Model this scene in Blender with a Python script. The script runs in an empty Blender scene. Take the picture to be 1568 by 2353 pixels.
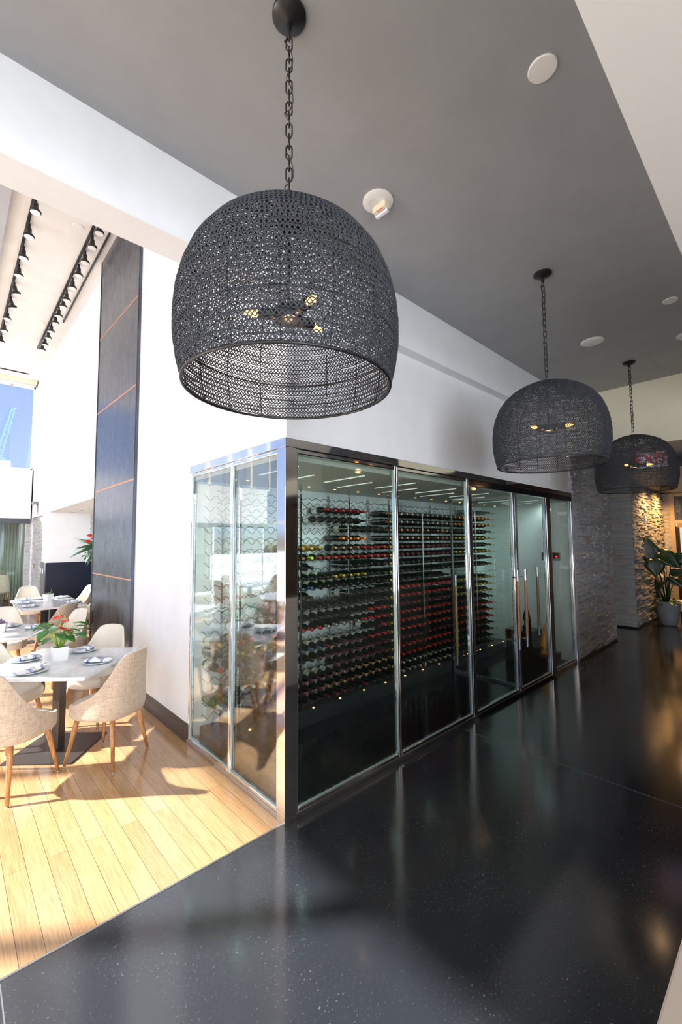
import bpy, math, random
import numpy as np
from mathutils import Vector, Matrix
S = bpy.context.scene
COL = S.collection
PI = math.pi
rnd = random.Random(7)

# ------------------------------------------------------------------ camera
R = ((0.734321, 0.041336, 0.677543), (-0.678765, 0.055187, 0.732279), (-0.007122, -0.99762, 0.068583))
cam = bpy.data.cameras.new('camera')
cam.sensor_fit = 'HORIZONTAL'; cam.sensor_width = 24.0
cam.lens = 24.0 * 975.27 / 1568.0
cam.clip_start = 0.05; cam.clip_end = 400
camo = bpy.data.objects.new('camera', cam); COL.objects.link(camo)
m = Matrix([[R[i][0], -R[i][1], -R[i][2]] for i in range(3)]).to_4x4()
m.translation = Vector((-1.668668, -2.347088, 1.8))
camo.matrix_world = m
S.camera = camo

# ------------------------------------------------------------------ light
SUN_AZ, SUN_EL = math.radians(-35.5), math.radians(32)   # direction the light travels
SKY, FILL_SKY = 1.6, 13.5
W = bpy.data.worlds.new('world'); S.world = W; W.use_nodes = True
nt = W.node_tree; bg = nt.nodes['Background']
def wn(ty, **k):
    q = nt.nodes.new(ty)
    for a_, b_ in k.items(): setattr(q, a_, b_)
    return q
wtc = wn('ShaderNodeTexCoord'); sep = wn('ShaderNodeSeparateXYZ'); nt.links.new(wtc.outputs['Generated'], sep.inputs[0])
# zenith gradient of a clear sky, and an added bright -y bank filling the corridor
up = wn('ShaderNodeValToRGB'); nt.links.new(sep.outputs[2], up.inputs[0])
e = up.color_ramp.elements; e[0].position = -.02; e[0].color = (.40, .38, .35, 1); e[1].position = .03; e[1].color = (.55, .70, 1, 1)
k_ = e.new(.35); k_.color = (.33, .49, .98, 1); k_ = e.new(.9); k_.color = (.16, .32, .8, 1)
dt = wn('ShaderNodeVectorMath', operation='DOT_PRODUCT'); nt.links.new(wtc.outputs['Generated'], dt.inputs[0]); dt.inputs[1].default_value = (.15, -.99, 0)
mr = wn('ShaderNodeMapRange'); mr.interpolation_type = 'SMOOTHSTEP'; mr.inputs['From Min'].default_value = .25; mr.inputs['From Max'].default_value = .85
nt.links.new(dt.outputs['Value'], mr.inputs['Value'])
cl = wn('ShaderNodeTexNoise'); cl.inputs['Scale'].default_value = 2.2; cl.inputs['Detail'].default_value = 6; nt.links.new(wtc.outputs['Generated'], cl.inputs['Vector'])
clr = wn('ShaderNodeMapRange'); clr.inputs['From Min'].default_value = .48; clr.inputs['From Max'].default_value = .72; clr.inputs['To Max'].default_value = .6; nt.links.new(cl.outputs['Fac'], clr.inputs['Value'])
m1 = wn('ShaderNodeMix', data_type='RGBA'); nt.links.new(clr.outputs[0], m1.inputs[0]); nt.links.new(up.outputs[0], m1.inputs[6]); m1.inputs[7].default_value = (.9, .95, 1, 1)
m2 = wn('ShaderNodeMix', data_type='RGBA'); nt.links.new(mr.outputs[0], m2.inputs[0]); nt.links.new(m1.outputs[2], m2.inputs[6]); m2.inputs[7].default_value = (FILL_SKY * .93, FILL_SKY * .98, FILL_SKY * 1.08, 1)
nt.links.new(m2.outputs[2], bg.inputs[0]); bg.inputs[1].default_value = SKY
sl = bpy.data.lights.new('sun', 'SUN'); sl.energy = 30.0; sl.angle = math.radians(0.9); sl.color = (1.0, 0.98, 0.95)
so = bpy.data.objects.new('sun', sl); COL.objects.link(so)
d = Vector((math.cos(SUN_AZ) * math.cos(SUN_EL), math.sin(SUN_AZ) * math.cos(SUN_EL), -math.sin(SUN_EL)))
so.rotation_euler = d.to_track_quat('-Z', 'Y').to_euler(); so.location = (-12, 10, 9)

def area(name, loc, direc, sx, sy, power, color=(1, 1, 1), portal=False, spread=PI):
    l = bpy.data.lights.new(name, 'AREA'); l.shape = 'RECTANGLE'; l.size = sx; l.size_y = sy
    l.energy = power; l.color = color; l.spread = spread
    if portal: l.cycles.is_portal = True
    o = bpy.data.objects.new(name, l); COL.objects.link(o); o.location = loc
    o.rotation_euler = Vector(direc).to_track_quat('-Z', 'Y').to_euler()
    return o
def spot(name, loc, direc, power, size, color=(1, .8, .55), rad=.03, blend=.6):
    l = bpy.data.lights.new(name, 'SPOT'); l.energy = power; l.spot_size = size; l.spot_blend = blend
    l.color = color; l.shadow_soft_size = rad
    o = bpy.data.objects.new(name, l); COL.objects.link(o); o.location = loc
    o.rotation_euler = Vector(direc).to_track_quat('-Z', 'Y').to_euler()
def point(name, loc, power, color, rad=.02):
    l = bpy.data.lights.new(name, 'POINT'); l.energy = power; l.color = color; l.shadow_soft_size = rad
    o = bpy.data.objects.new(name, l); COL.objects.link(o); o.location = loc
area('window_portal', (-7.5, 6.0, 2.95), (1, 0, 0), 12.0, 5.8, 1, portal=True)
area('window_portal', (-3.6, 11.9, 5.0), (0, -1, 0), 7.4, 2.4, 1, portal=True)
area('window_portal', (-7.5, -3.6, 1.72), (1, 0, 0), 6.6, 3.45, 1, portal=True)
area('window_portal', (-3.9, -8.95, 1.65), (0, 1, 0), 5.8, 3.3, 1, portal=True)
# fill lamps added for the racks and the warm downlight over the far stone wall
for cx in (0.7, 1.7, 2.7, 3.9, 4.8):
    area('cellar_fill_lamp', (cx, .35, 2.35), (0, .68, -.73), .8, .25, 7.0, (.78, 1.0, .96), spread=math.radians(100))
spot('entry_downlight', (9.6, -.5, 2.88), (0, .3, -1), 170, math.radians(150), (1, .55, .22), .05, 1.0)
spot('entry_downlight', (10.7, -.45, 2.88), (0, .3, -1), 300, math.radians(150), (1, .5, .14), .05, 1.0)

v = S.view_settings
v.view_transform = 'Standard'; v.look = 'None'; v.gamma = 1.0; v.use_curve_mapping = False
v.exposure = -0.50
cy = S.cycles
cy.use_denoising = True
try: cy.denoiser = 'OPENIMAGEDENOISE'; cy.denoising_input_passes = 'RGB_ALBEDO_NORMAL'; cy.denoising_prefilter = 'ACCURATE'
except Exception: pass
cy.max_bounces = 10; cy.diffuse_bounces = 5; cy.glossy_bounces = 5; cy.transmission_bounces = 4; cy.transparent_max_bounces = 14
cy.caustics_reflective = True; cy.caustics_refractive = False; cy.sample_clamp_indirect = 6.0
cy.use_adaptive_sampling = True; cy.adaptive_threshold = 0.02

# ------------------------------------------------------------------ materials
def mat(name, color=(.8, .8, .8), rough=.5, metal=0.0, spec=.5, coat=0.0, coat_rough=.05, emit=None, estr=0.0, sheen=0.0):
    mt = bpy.data.materials.new(name); mt.use_nodes = True
    b = mt.node_tree.nodes['Principled BSDF']
    b.inputs['Base Color'].default_value = (*color, 1); b.inputs['Roughness'].default_value = rough
    b.inputs['Metallic'].default_value = metal; b.inputs['Specular IOR Level'].default_value = spec
    b.inputs['Coat Weight'].default_value = coat; b.inputs['Coat Roughness'].default_value = coat_rough
    b.inputs['Sheen Weight'].default_value = sheen
    if emit: b.inputs['Emission Color'].default_value = (*emit, 1); b.inputs['Emission Strength'].default_value = estr
    return mt
class N:
    def __init__(s, mt): s.t = mt.node_tree; s.b = s.t.nodes['Principled BSDF']
    def n(s, ty, **kw):
        q = s.t.nodes.new(ty)
        for k, val in kw.items():
            if k.startswith('i_'):
                key = k[2:]; q.inputs[int(key) if key.isdigit() else key.replace('_', ' ')].default_value = val
            else: setattr(q, k, val)
        return q
    def l(s, a, b): s.t.links.new(a, b)
    def coords(s, scale=(1, 1, 1), rot=(0, 0, 0), which='Object'):
        tc = s.n('ShaderNodeTexCoord'); mp = s.n('ShaderNodeMapping')
        mp.inputs['Scale'].default_value = scale; mp.inputs['Rotation'].default_value = rot
        s.l(tc.outputs[which], mp.inputs[0]); return mp.outputs[0]
    def noise(s, co, scale, detail=4, rough=.6):
        q = s.n('ShaderNodeTexNoise'); q.inputs['Scale'].default_value = scale; q.inputs['Detail'].default_value = detail
        q.inputs['Roughness'].default_value = rough; s.l(co, q.inputs['Vector']); return q.outputs['Fac']
    def ramp(s, fac, stops):
        q = s.n('ShaderNodeValToRGB'); e = q.color_ramp.elements
        while len(e) > 2: e.remove(e[-1])
        for i, (p, c) in enumerate(stops):
            el = e[i] if i < 2 else e.new(p)
            el.position = p; el.color = (*c, 1) if len(c) == 3 else c
        s.l(fac, q.inputs[0]); return q.outputs[0]
    def bump(s, h, strength=.2, dist=.01):
        q = s.n('ShaderNodeBump'); q.inputs['Strength'].default_value = strength; q.inputs['Distance'].default_value = dist
        s.l(h, q.inputs['Height']); s.l(q.outputs[0], s.b.inputs['Normal']); return q
    def mix(s, fac, a, b, mode='MIX'):
        q = s.n('ShaderNodeMix', data_type='RGBA', blend_type=mode)
        for inp, val in ((q.inputs[0], fac), (q.inputs[6], a), (q.inputs[7], b)):
            if isinstance(val, (int, float)): inp.default_value = val
            elif isinstance(val, tuple): inp.default_value = (*val, 1)
            else: s.l(val, inp)
        return q.outputs[2]
    def math(s, op, a, b=0.0):
        q = s.n('ShaderNodeMath', operation=op)
        for i, val in enumerate((a, b)):
            if isinstance(val, (int, float)): q.inputs[i].default_value = val
            else: s.l(val, q.inputs[i])
        return q.outputs[0]

def paint(name, c, var=.03, rough=.6):
    mt = mat(name, c, rough, spec=.3); g = N(mt); co = g.coords()
    f = g.noise(co, 3.0, 5)
    g.l(g.ramp(f, [(.35, tuple(x * (1 - var) for x in c)), (.65, tuple(min(1, x * (1 + var)) for x in c))]), g.b.inputs['Base Color'])
    g.bump(g.noise(co, 90, 3), .06, .004)
    return mt
M = {}
M['white'] = paint('white_paint', (.77, .79, .81))
M['ceil'] = paint('grey_ceiling_paint', (.33, .335, .34), .04, .4)
M['ceil2'] = paint('white_ceiling_paint', (.80, .79, .77))
M['bulk'] = paint('grey_bulkhead_paint', (.42, .43, .46))
M['cream_wall'] = paint('cream_paint', (.84, .79, .62))
M['darkwood'] = mat('dark_wood_panel', (.055, .032, .02), .35)
M['navy'] = paint('navy_wainscot', (.012, .018, .035), .15, .4)
M['greywain'] = paint('grey_wainscot', (.16, .16, .17), .1, .4)
M['base'] = mat('bronze_base_trim', (.055, .042, .034), .35, spec=.5)
M['chrome'] = mat('polished_steel', (.78, .78, .79), .06, 1.0)
M['steel'] = mat('brushed_steel', (.55, .55, .56), .28, 1.0)
M['black'] = mat('black_metal', (.012, .012, .013), .4, spec=.5)
M['blackgloss'] = mat('black_gloss_panel', (.006, .007, .008), .12, spec=.6)
M['plinth'] = mat('black_granite_plinth', (.03, .033, .037), .25, spec=.6)
M['pedestal'] = mat('bronze_pedestal', (.12, .095, .08), .38, .7)
M['vinyl'] = mat('cream_vinyl', (.69, .65, .565), .42)
M['pot'] = mat('white_ceramic', (.82, .82, .82), .3)
M['plate'] = mat('grey_stoneware', (.55, .59, .60), .25)
M['cutlery'] = mat('cutlery_steel', (.6, .6, .62), .18, 1.0)
M['soil'] = mat('bark_soil', (.16, .09, .05), .9)
M['red'] = mat('glossy_red_spathe', (.62, .01, .02), .25, coat=.5)
M['yellow'] = mat('yellow_spadix', (.85, .5, .02), .5)
M['stem'] = mat('plant_stem', (.32, .48, .06), .5)
M['wirebrown'] = mat('bronze_wire', (.12, .085, .06), .32, .9)
M['white_plastic'] = mat('white_plastic', (.8, .79, .75), .4)
M['cream_plastic'] = mat('cream_plastic', (.8, .74, .55), .4)
M['bulb'] = mat('bulb_filament', (1, .6, .2), .3, emit=(1, .36, .07), estr=11)
M['led'] = mat('led_lens', (1, .6, .3), .3, emit=(1, .42, .12), estr=9)
M['slot'] = mat('light_slot', (1, 1, 1), .3, emit=(.9, 1, .85), estr=.38)
M['lenswarm'] = mat('lamp_lens_lit', (1, .95, .85), .3, emit=(1, .86, .66), estr=1.5)
M['lensoff'] = mat('lamp_lens', (.8, .8, .76), .3)
M['redtext'] = mat('red_letters', (.6, .02, .02), .5, emit=(1, .02, .02), estr=.9)
M['orangetext'] = mat('orange_letters', (.8, .25, .1), .5)
M['curtain'] = mat('sheer_curtain', (.30, .32, .26), .8)
M['copper'] = mat('copper_brown_panel', (.22, .10, .06), .45)
M['leather'] = mat('brown_leather', (.26, .11, .055), .4)
M['reddisplay'] = mat('red_display', (.5, 0, 0), .4, emit=(1, .01, .05), estr=3)
M['bounce_ground'] = mat('bounce_paving', (.6, .58, .55), .8)
M['bldg'] = mat('beige_building', (.55, .52, .42), .8)
M['crane'] = mat('crane_paint', (.05, .11, .3), .7)
M['gold'] = mat('gold_foil', (.75, .48, .12), .3, 1.0)
M['amber'] = mat('glowing_amber_glass', (.75, .28, .02), .1, spec=.8, emit=(.9, .3, .02), estr=.06)  # weak emission gives bottle, foil and ribbon a painted glow
M['flower'] = mat('white_enamel', (.75, .78, .7), .4)
M['crate'] = mat('pale_wood', (.5, .38, .22), .5)

# bamboo planks running along Y
mt = M['wood'] = mat('bamboo_planks', (.5, .33, .17), .3, spec=.5, coat=1.0, coat_rough=.13); g = N(mt)
co = g.coords((1, 1, 1), (0, 0, PI / 2))
br = g.n('ShaderNodeTexBrick', offset=.37, offset_frequency=2); g.l(co, br.inputs['Vector'])
for k, val in (('Scale', 1.0), ('Mortar Size', .0012), ('Brick Width', 1.85), ('Row Height', .098), ('Bias', 0.0), ('Mortar Smooth', .1)): br.inputs[k].default_value = val
br.inputs['Color1'].default_value = (.56, .36, .18, 1); br.inputs['Color2'].default_value = (.38, .225, .105, 1); br.inputs['Mortar'].default_value = (.07, .035, .015, 1)
fine = g.noise(g.coords((160, 5, 1)), 1.0, 5, .7)
blot = g.noise(g.coords((14, 1.6, 1)), 1.0, 3, .6)
c1 = g.mix(.45, br.outputs['Color'], g.ramp(fine, [(.36, (.30, .21, .12)), (.56, (1, .95, .86))]), 'MULTIPLY')
c2 = g.mix(.35, c1, g.ramp(blot, [(.3, (.62, .55, .45)), (.7, (1, 1, 1))]), 'MULTIPLY')
g.l(g.mix(1.0, c2, (1.12, 1.12, 1.15), 'MULTIPLY'), g.b.inputs['Base Color']); g.bump(fine, .05, .002)

# sealed black concrete
mt = M['epoxy'] = mat('black_sealed_concrete', (.012, .012, .013), .1, spec=.55, coat=.6, coat_rough=.12); g = N(mt)
co = g.coords()
dust = g.ramp(g.noise(co, 75, 6, .75), [(.60, (0, 0, 0)), (.70, (.30, .30, .32))])
dm = g.ramp(g.noise(co, 2.3, 3), [(.38, (.03, .03, .03)), (.68, (1, 1, 1))])
scr = g.n('ShaderNodeTexVoronoi', feature='DISTANCE_TO_EDGE'); scr.inputs['Scale'].default_value = 1.15
wv = g.mix(.25, co, g.n('ShaderNodeTexNoise').outputs['Color']); g.l(wv, scr.inputs['Vector'])
crk = g.ramp(scr.outputs['Distance'], [(0, (.16, .16, .17)), (.004, (0, 0, 0))])
crkm = g.mix(1.0, crk, g.ramp(g.noise(co, 22, 3), [(.5, (0, 0, 0)), (.62, (1, 1, 1))]), 'MULTIPLY')
c = g.mix(1.0, (.020, .023, .029), g.mix(1.0, dust, dm, 'MULTIPLY'), 'ADD')
g.l(c, g.b.inputs['Base Color'])
g.l(g.ramp(g.noise(co, 2.2, 5), [(.3, (.09,) * 3), (.75, (.2,) * 3)]), g.b.inputs['Roughness'])
g.bump(g.noise(co, 55, 4, .6), .10, .0022)

# linen
mt = M['linen'] = mat('woven_linen', (.6, .48, .36), .85, spec=.2, sheen=.2); g = N(mt)
h = g.noise(g.coords((16, 16, 130)), 1.0, 4, .7); vv = g.noise(g.coords((150, 150, 14)), 1.0, 4, .7)
f = g.mix(.5, h, vv)
g.l(g.ramp(f, [(.36, (.36, .275, .20)), (.5, (.50, .40, .30)), (.64, (.63, .53, .42))]), g.b.inputs['Base Color']); g.bump(f, .3, .004)
# chair legs
mt = M['legwood'] = mat('honey_oak', (.42, .19, .06), .35); g = N(mt)
f = g.noise(g.coords((60, 60, 4)), 1.0, 3)
g.l(g.ramp(f, [(.35, (.30, .125, .04)), (.65, (.55, .27, .095))]), g.b.inputs['Base Color'])
mt = M['handlewood'] = mat('oiled_wood', (.35, .18, .08), .4); g = N(mt)
f = g.noise(g.coords((60, 60, 5)), 1.0, 3)
g.l(g.ramp(f, [(.35, (.24, .11, .045)), (.65, (.42, .23, .11))]), g.b.inputs['Base Color'])
# marble
mt = M['marble'] = mat('white_marble', (.75, .77, .8), .14); g = N(mt)
f = g.n('ShaderNodeTexNoise'); f.inputs['Scale'].default_value = 5; f.inputs['Detail'].default_value = 9; f.inputs['Distortion'].default_value = 1.6; g.l(g.coords(), f.inputs['Vector'])
g.l(g.ramp(f.outputs['Fac'], [(.38, (.74, .76, .79)), (.49, (.70, .72, .76)), (.505, (.56, .585, .63)), (.52, (.72, .74, .77)), (.7, (.78, .79, .81))]), g.b.inputs['Base Color'])
# blackened steel cladding with copper seams
mt = M['corten'] = mat('blackened_steel', (.1, .1, .11), .27, .92); g = N(mt)
f = g.noise(g.coords((1, 3, .6)), 2.2, 6, .65); f2 = g.noise(g.coords((1, 40, 1.5)), 1.0, 4, .7)
ff = g.mix(.35, f, f2)
g.l(g.ramp(ff, [(.3, (.085, .092, .11)), (.5, (.11, .13, .17)), (.7, (.14, .17, .24))]), g.b.inputs['Base Color'])
g.l(g.ramp(f, [(.3, (.2,) * 3), (.7, (.34,) * 3)]), g.b.inputs['Roughness'])
M['seam'] = mat('copper_seam', (.65, .30, .17), .5, .4)
# ledger stone
def stone(name, cols):
    mt = mat(name, (.3, .3, .3), .7); g = N(mt)
    geo = g.n('ShaderNodeNewGeometry')
    c = g.ramp(geo.outputs['Random Per Island'], cols)
    nz = g.noise(g.coords((5, 5, 30)), 4.0, 5, .7)
    g.l(g.mix(.6, c, g.ramp(nz, [(.3, (.45, .45, .45)), (.7, (1, 1, 1))]), 'MULTIPLY'), g.b.inputs['Base Color'])
    g.bump(g.noise(g.coords((10, 10, 50)), 3.0, 5, .7), .5, .012)
    return mt
M['stone'] = stone('grey_ledger_stone', [(0, (.36, .375, .41)), (.3, (.55, .56, .58)), (.55, (.43, .45, .49)), (.8, (.66, .66, .65)), (.95, (.46, .38, .29))])
M['stone_light'] = stone('pale_ledger_stone', [(0, (.42, .43, .43)), (.3, (.6, .6, .58)), (.6, (.5, .51, .52)), (.85, (.68, .67, .63)), (.95, (.5, .43, .35))])
# leaves
def leafm(name, a, b, rough=.3):
    mt = mat(name, a, rough, spec=.6); g = N(mt)
    f = g.noise(g.coords(), 12, 3); g.l(g.ramp(f, [(.35, a), (.65, b)]), g.b.inputs['Base Color']); return mt
M['leaf'] = leafm('anthurium_leaf', (.025, .14, .02), (.07, .28, .04))
M['leafdark'] = leafm('paddle_leaf', (.008, .035, .012), (.02, .07, .02))
M['leafgrey'] = leafm('staghorn_leaf', (.02, .065, .03), (.05, .12, .055), .6)
M['succ'] = leafm('succulent_leaf', (.14, .09, .16), (.25, .17, .26), .5)
M['succg'] = leafm('green_succulent', (.1, .2, .12), (.3, .4, .2), .5)
mt = M['concrete'] = paint('grey_fibre_planter', (.33, .35, .38), .12, .7)
# rope
mt = M['rope'] = mat('black_rope', (.035, .04, .05), .55, spec=.4)
# napkin: white with blue bands
mt = M['napkin'] = mat('striped_napkin', (.8, .82, .86), .9); g = N(mt)
sx = g.n('ShaderNodeSeparateXYZ'); tc = g.n('ShaderNodeTexCoord'); g.l(tc.outputs['Object'], sx.inputs[0])
ax = g.math('ABSOLUTE', sx.outputs[0])
b1 = g.math('MULTIPLY', g.math('GREATER_THAN', ax, .052), g.math('LESS_THAN', ax, .062))
b2 = g.math('MULTIPLY', g.math('GREATER_THAN', ax, .067), g.math('LESS_THAN', ax, .070))
b3 = g.math('MULTIPLY', g.math('GREATER_THAN', ax, .044), g.math('LESS_THAN', ax, .047))
g.l(g.mix(g.math('ADD', g.math('ADD', b1, b2), b3), (.82, .84, .88), (.04, .12, .5)), g.b.inputs['Base Color'])

def glassmat(name, tint, f0=.05, rough=0.0):
    mt = bpy.data.materials.new(name); mt.use_nodes = True; t = mt.node_tree; t.nodes.clear()
    o = t.nodes.new('ShaderNodeOutputMaterial'); mx = t.nodes.new('ShaderNodeMixShader')
    tr = t.nodes.new('ShaderNodeBsdfTransparent'); tr.inputs[0].default_value = (*tint, 1)
    gl = t.nodes.new('ShaderNodeBsdfGlossy'); gl.inputs['Roughness'].default_value = rough; gl.inputs[0].default_value = (1, 1, 1, 1)
    geo = t.nodes.new('ShaderNodeNewGeometry'); dt = t.nodes.new('ShaderNodeVectorMath'); dt.operation = 'DOT_PRODUCT'
    t.links.new(geo.outputs['Incoming'], dt.inputs[0]); t.links.new(geo.outputs['Normal'], dt.inputs[1])
    def mth(op, a, b):
        q = t.nodes.new('ShaderNodeMath'); q.operation = op
        for i, val in enumerate((a, b)):
            if isinstance(val, (int, float)): q.inputs[i].default_value = val
            elif val is not None: t.links.new(val, q.inputs[i])
        return q.outputs[0]
    a = mth('ABSOLUTE', dt.outputs['Value'], 0); a = mth('SUBTRACT', 1.0, a); a = mth('POWER', a, 5.0)
    a = mth('MULTIPLY', a, 1 - f0); a = mth('ADD', a, f0)
    t.links.new(a, mx.inputs[0]); t.links.new(tr.outputs[0], mx.inputs[1]); t.links.new(gl.outputs[0], mx.inputs[2]); t.links.new(mx.outputs[0], o.inputs[0])
    return mt
M['glass'] = glassmat('cellar_glass', (.93, .985, .96), .055)
M['coatglass'] = glassmat('tinted_cellar_glass', (.92, .97, .95), .13)
M['winglass'] = glassmat('window_glass', (.97, .985, 1.0), .03)
def bottlemat(name, c): return mat(name, c, .08, spec=.7)
M['bt'] = bottlemat('dark_bottle_glass', (.006, .010, .007)); M['btg'] = bottlemat('green_bottle_glass', (.09, .12, .02)); M['bty'] = bottlemat('golden_bottle_glass', (.20, .12, .02))
CAPS = {'red': mat('red_capsule', (.48, .012, .016), .3), 'maroon': mat('maroon_capsule', (.12, .008, .02), .3), 'black': mat('black_capsule', (.012, .012, .014), .3),
        'copper': mat('copper_capsule', (.5, .22, .12), .35, .5), 'gold': mat('gold_capsule', (.7, .42, .07), .35, .6), 'orange': mat('orange_capsule', (.85, .2, .02), .35),
        'yellow-green': mat('yellow_green_capsule', (.6, .72, .04), .35), 'blue': mat('blue_capsule', (.05, .1, .2), .35), 'white': mat('white_capsule', (.75, .75, .72), .4), 'silver': mat('silver_capsule', (.45, .42, .38), .35, .6)}
M['label_white'] = mat('white_label', (.62, .64, .62), .7); M['label_cream'] = mat('cream_label', (.6, .58, .42), .7)

# ------------------------------------------------------------------ mesh helpers
class MB:
    def __init__(s): s.v = []; s.f = []
    def add(s, vs, fs):
        o = len(s.v); s.v += [tuple(p) for p in vs]; s.f += [tuple(i + o for i in f) for f in fs]; return s
    def box(s, x0, x1, y0, y1, z0, z1):
        vs = [(x, y, z) for x in (x0, x1) for y in (y0, y1) for z in (z0, z1)]
        return s.add(vs, [(0, 1, 3, 2), (4, 6, 7, 5), (0, 4, 5, 1), (2, 3, 7, 6), (0, 2, 6, 4), (1, 5, 7, 3)])
    def prism(s, poly, z0, z1):
        n = len(poly); vs = [(*p, z0) for p in poly] + [(*p, z1) for p in poly]
        return s.add(vs, [tuple(range(n))[::-1], tuple(range(n, 2 * n))] + [(i, (i + 1) % n, (i + 1) % n + n, i + n) for i in range(n)])
    def lathe(s, prof, n=24, mtx=None, cap=True):
        vs = []; fs = []
        for r, z in prof:
            for i in range(n):
                a = 2 * PI * i / n; vs.append(Vector((r * math.cos(a), r * math.sin(a), z)))
        k = len(prof)
        for j in range(k - 1):
            for i in range(n):
                fs.append((j * n + i, j * n + (i + 1) % n, (j + 1) * n + (i + 1) % n, (j + 1) * n + i))
        if cap:
            fs.append(tuple(range(n))[::-1]); fs.append(tuple(range((k - 1) * n, k * n)))
        if mtx is not None: vs = [mtx @ p for p in vs]
        return s.add(vs, fs)
    def tube(s, pts, r, n=8, closed=False, cap=True):
        pts = [Vector(p) for p in pts]; k = len(pts)
        rr = r if isinstance(r, (list, tuple)) else [r] * k
        up = None; vs = []; fs = []
        for i, p in enumerate(pts):
            a = pts[(i - 1) % k] if (closed or i > 0) else p; b = pts[(i + 1) % k] if (closed or i < k - 1) else p
            t = (b - a).normalized()
            if up is None: up = t.orthogonal().normalized()
            up = (up - t * up.dot(t)); up = up.normalized() if up.length > 1e-6 else t.orthogonal().normalized()
            w = t.cross(up)
            for j in range(n):
                an = 2 * PI * j / n; vs.append(p + (up * math.cos(an) + w * math.sin(an)) * rr[i])
        for i in range(k if closed else k - 1):
            for j in range(n):
                i2 = (i + 1) % k; fs.append((i * n + j, i * n + (j + 1) % n, i2 * n + (j + 1) % n, i2 * n + j))
        if cap and not closed: fs.append(tuple(range(n))[::-1]); fs.append(tuple(range((k - 1) * n, k * n)))
        return s.add(vs, fs)
    def grid(s, rows):
        n = len(rows[0]); vs = [p for r in rows for p in r]
        return s.add(vs, [(j * n + i, j * n + i + 1, (j + 1) * n + i + 1, (j + 1) * n + i) for j in range(len(rows) - 1) for i in range(n - 1)])
    def mesh(s, name, m, smooth=False, fix=False):
        me = bpy.data.meshes.new(name); me.from_pydata(s.v, [], s.f)
        if fix:
            import bmesh
            b = bmesh.new(); b.from_mesh(me); bmesh.ops.recalc_face_normals(b, faces=b.faces); b.to_mesh(me); b.free()
        me.materials.append(M[m] if isinstance(m, str) else m)
        if smooth:
            for p in me.polygons: p.use_smooth = True
        return me
    def obj(s, name, m, parent=None, smooth=False, bevel=0, seg=2, fix=False, auto=None):
        o = bpy.data.objects.new(name, s.mesh(name, m, smooth, fix)); COL.objects.link(o)
        if parent: o.parent = parent
        if bevel:
            b = o.modifiers.new('bevel', 'BEVEL'); b.width = bevel; b.segments = seg; b.limit_method = 'ANGLE'; b.angle_limit = .6
        if auto is not None:
            for p in o.data.polygons: p.use_smooth = True
            o.data.set_sharp_from_angle(angle=math.radians(auto))
        return o
def B(*a): return MB().box(*a)
def tag(o, label, cat, group=None, kind=None):
    o['label'] = label; o['category'] = cat
    if group: o['group'] = group
    if kind: o['kind'] = kind
    return o
def struct(o, label=None):
    o['kind'] = 'structure'
    if label: o['label'] = label
    return o
def thing(name, label, cat, loc=(0, 0, 0), rz=0, group=None):
    o = bpy.data.objects.new(name, None); COL.objects.link(o); o.empty_display_size = .1
    o.location = loc; o.rotation_euler = (0, 0, rz); return tag(o, label, cat, group)
def dup(root, loc=None, rz=None, label=None, group=None):
    r = root.copy(); COL.objects.link(r)
    if loc is not None: r.location = loc
    if rz is not None: r.rotation_euler = (0, 0, rz)
    if label: r['label'] = label
    if group: r['group'] = group
    for ch in list(root.children):
        c = ch.copy(); COL.objects.link(c); c.parent = r
        for gch in ch.children:
            q = gch.copy(); COL.objects.link(q); q.parent = c
    return r
def text(s, size, m, parent, loc, rot, name='lettering', ext=.001, align='CENTER'):
    c = bpy.data.curves.new(name, 'FONT'); c.body = s; c.size = size; c.extrude = ext; c.align_x = align; c.align_y = 'CENTER'
    c.offset = size * .018
    c.materials.append(M[m]); tmp = bpy.data.objects.new(name, c); me = bpy.data.meshes.new_from_object(tmp); bpy.data.objects.remove(tmp)
    o = bpy.data.objects.new(name, me); COL.objects.link(o); o.parent = parent; o.location = loc; o.rotation_euler = rot; return o
ORD = ['first', 'second', 'third', 'fourth', 'fifth', 'sixth', 'seventh', 'eighth', 'ninth', 'tenth', 'eleventh', 'twelfth', 'thirteenth', 'fourteenth', 'fifteenth', 'sixteenth', 'seventeenth', 'eighteenth', 'nineteenth', 'twentieth', 'twenty-first', 'twenty-second', 'twenty-third', 'twenty-fourth']

# ================================================================== SETTING
XL = -7.6
struct(B(XL, 0, 0, 12, -.06, 0).box(0, .9, 5.06, 9.35, -.06, 0).box(0, .3, 10.1, 12, -.06, 0).obj('floor', 'wood'), 'pale bamboo plank floor of the dining room')
struct(B(0, 5.25, 0, 1.5, -.06, 0).obj('floor', mat('cellar_floor', (.008, .010, .012), .15)), 'black floor inside the wine cellar')
fb = B(XL, 13.5, -9, 0, -.06, 0).box(5.25, 13.5, 0, .5, -.06, 0)
struct(fb.obj('floor', 'epoxy'), 'glossy black sealed concrete floor')
struct(B(XL, -3.4, -9, -1.6, 0, .004).obj('floor', mat('bounce_floor', (.62, .56, .48), .35)), 'unseen pale floor added behind the camera for bounce light')  # added out of view, its pale tone bounces sun onto the corridor ceiling
struct(B(2.018, 2.022, -9, -.06, 0, .0008).box(-1.44, -1.435, -9, -.02, 0, .0008).box(7.25, 13.4, -2.402, -2.398, 0, .0008).box(8.2, 8.204, -9, 0, 0, .0008).obj('trim_1', mat('joint_filler', (.12, .13, .15), .4)), 'saw cut joints of the black floor')
struct(B(XL, -.02, -.006, .006, -.01, .002).obj('trim_2', 'steel'), 'metal strip between planks and black floor')
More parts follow.
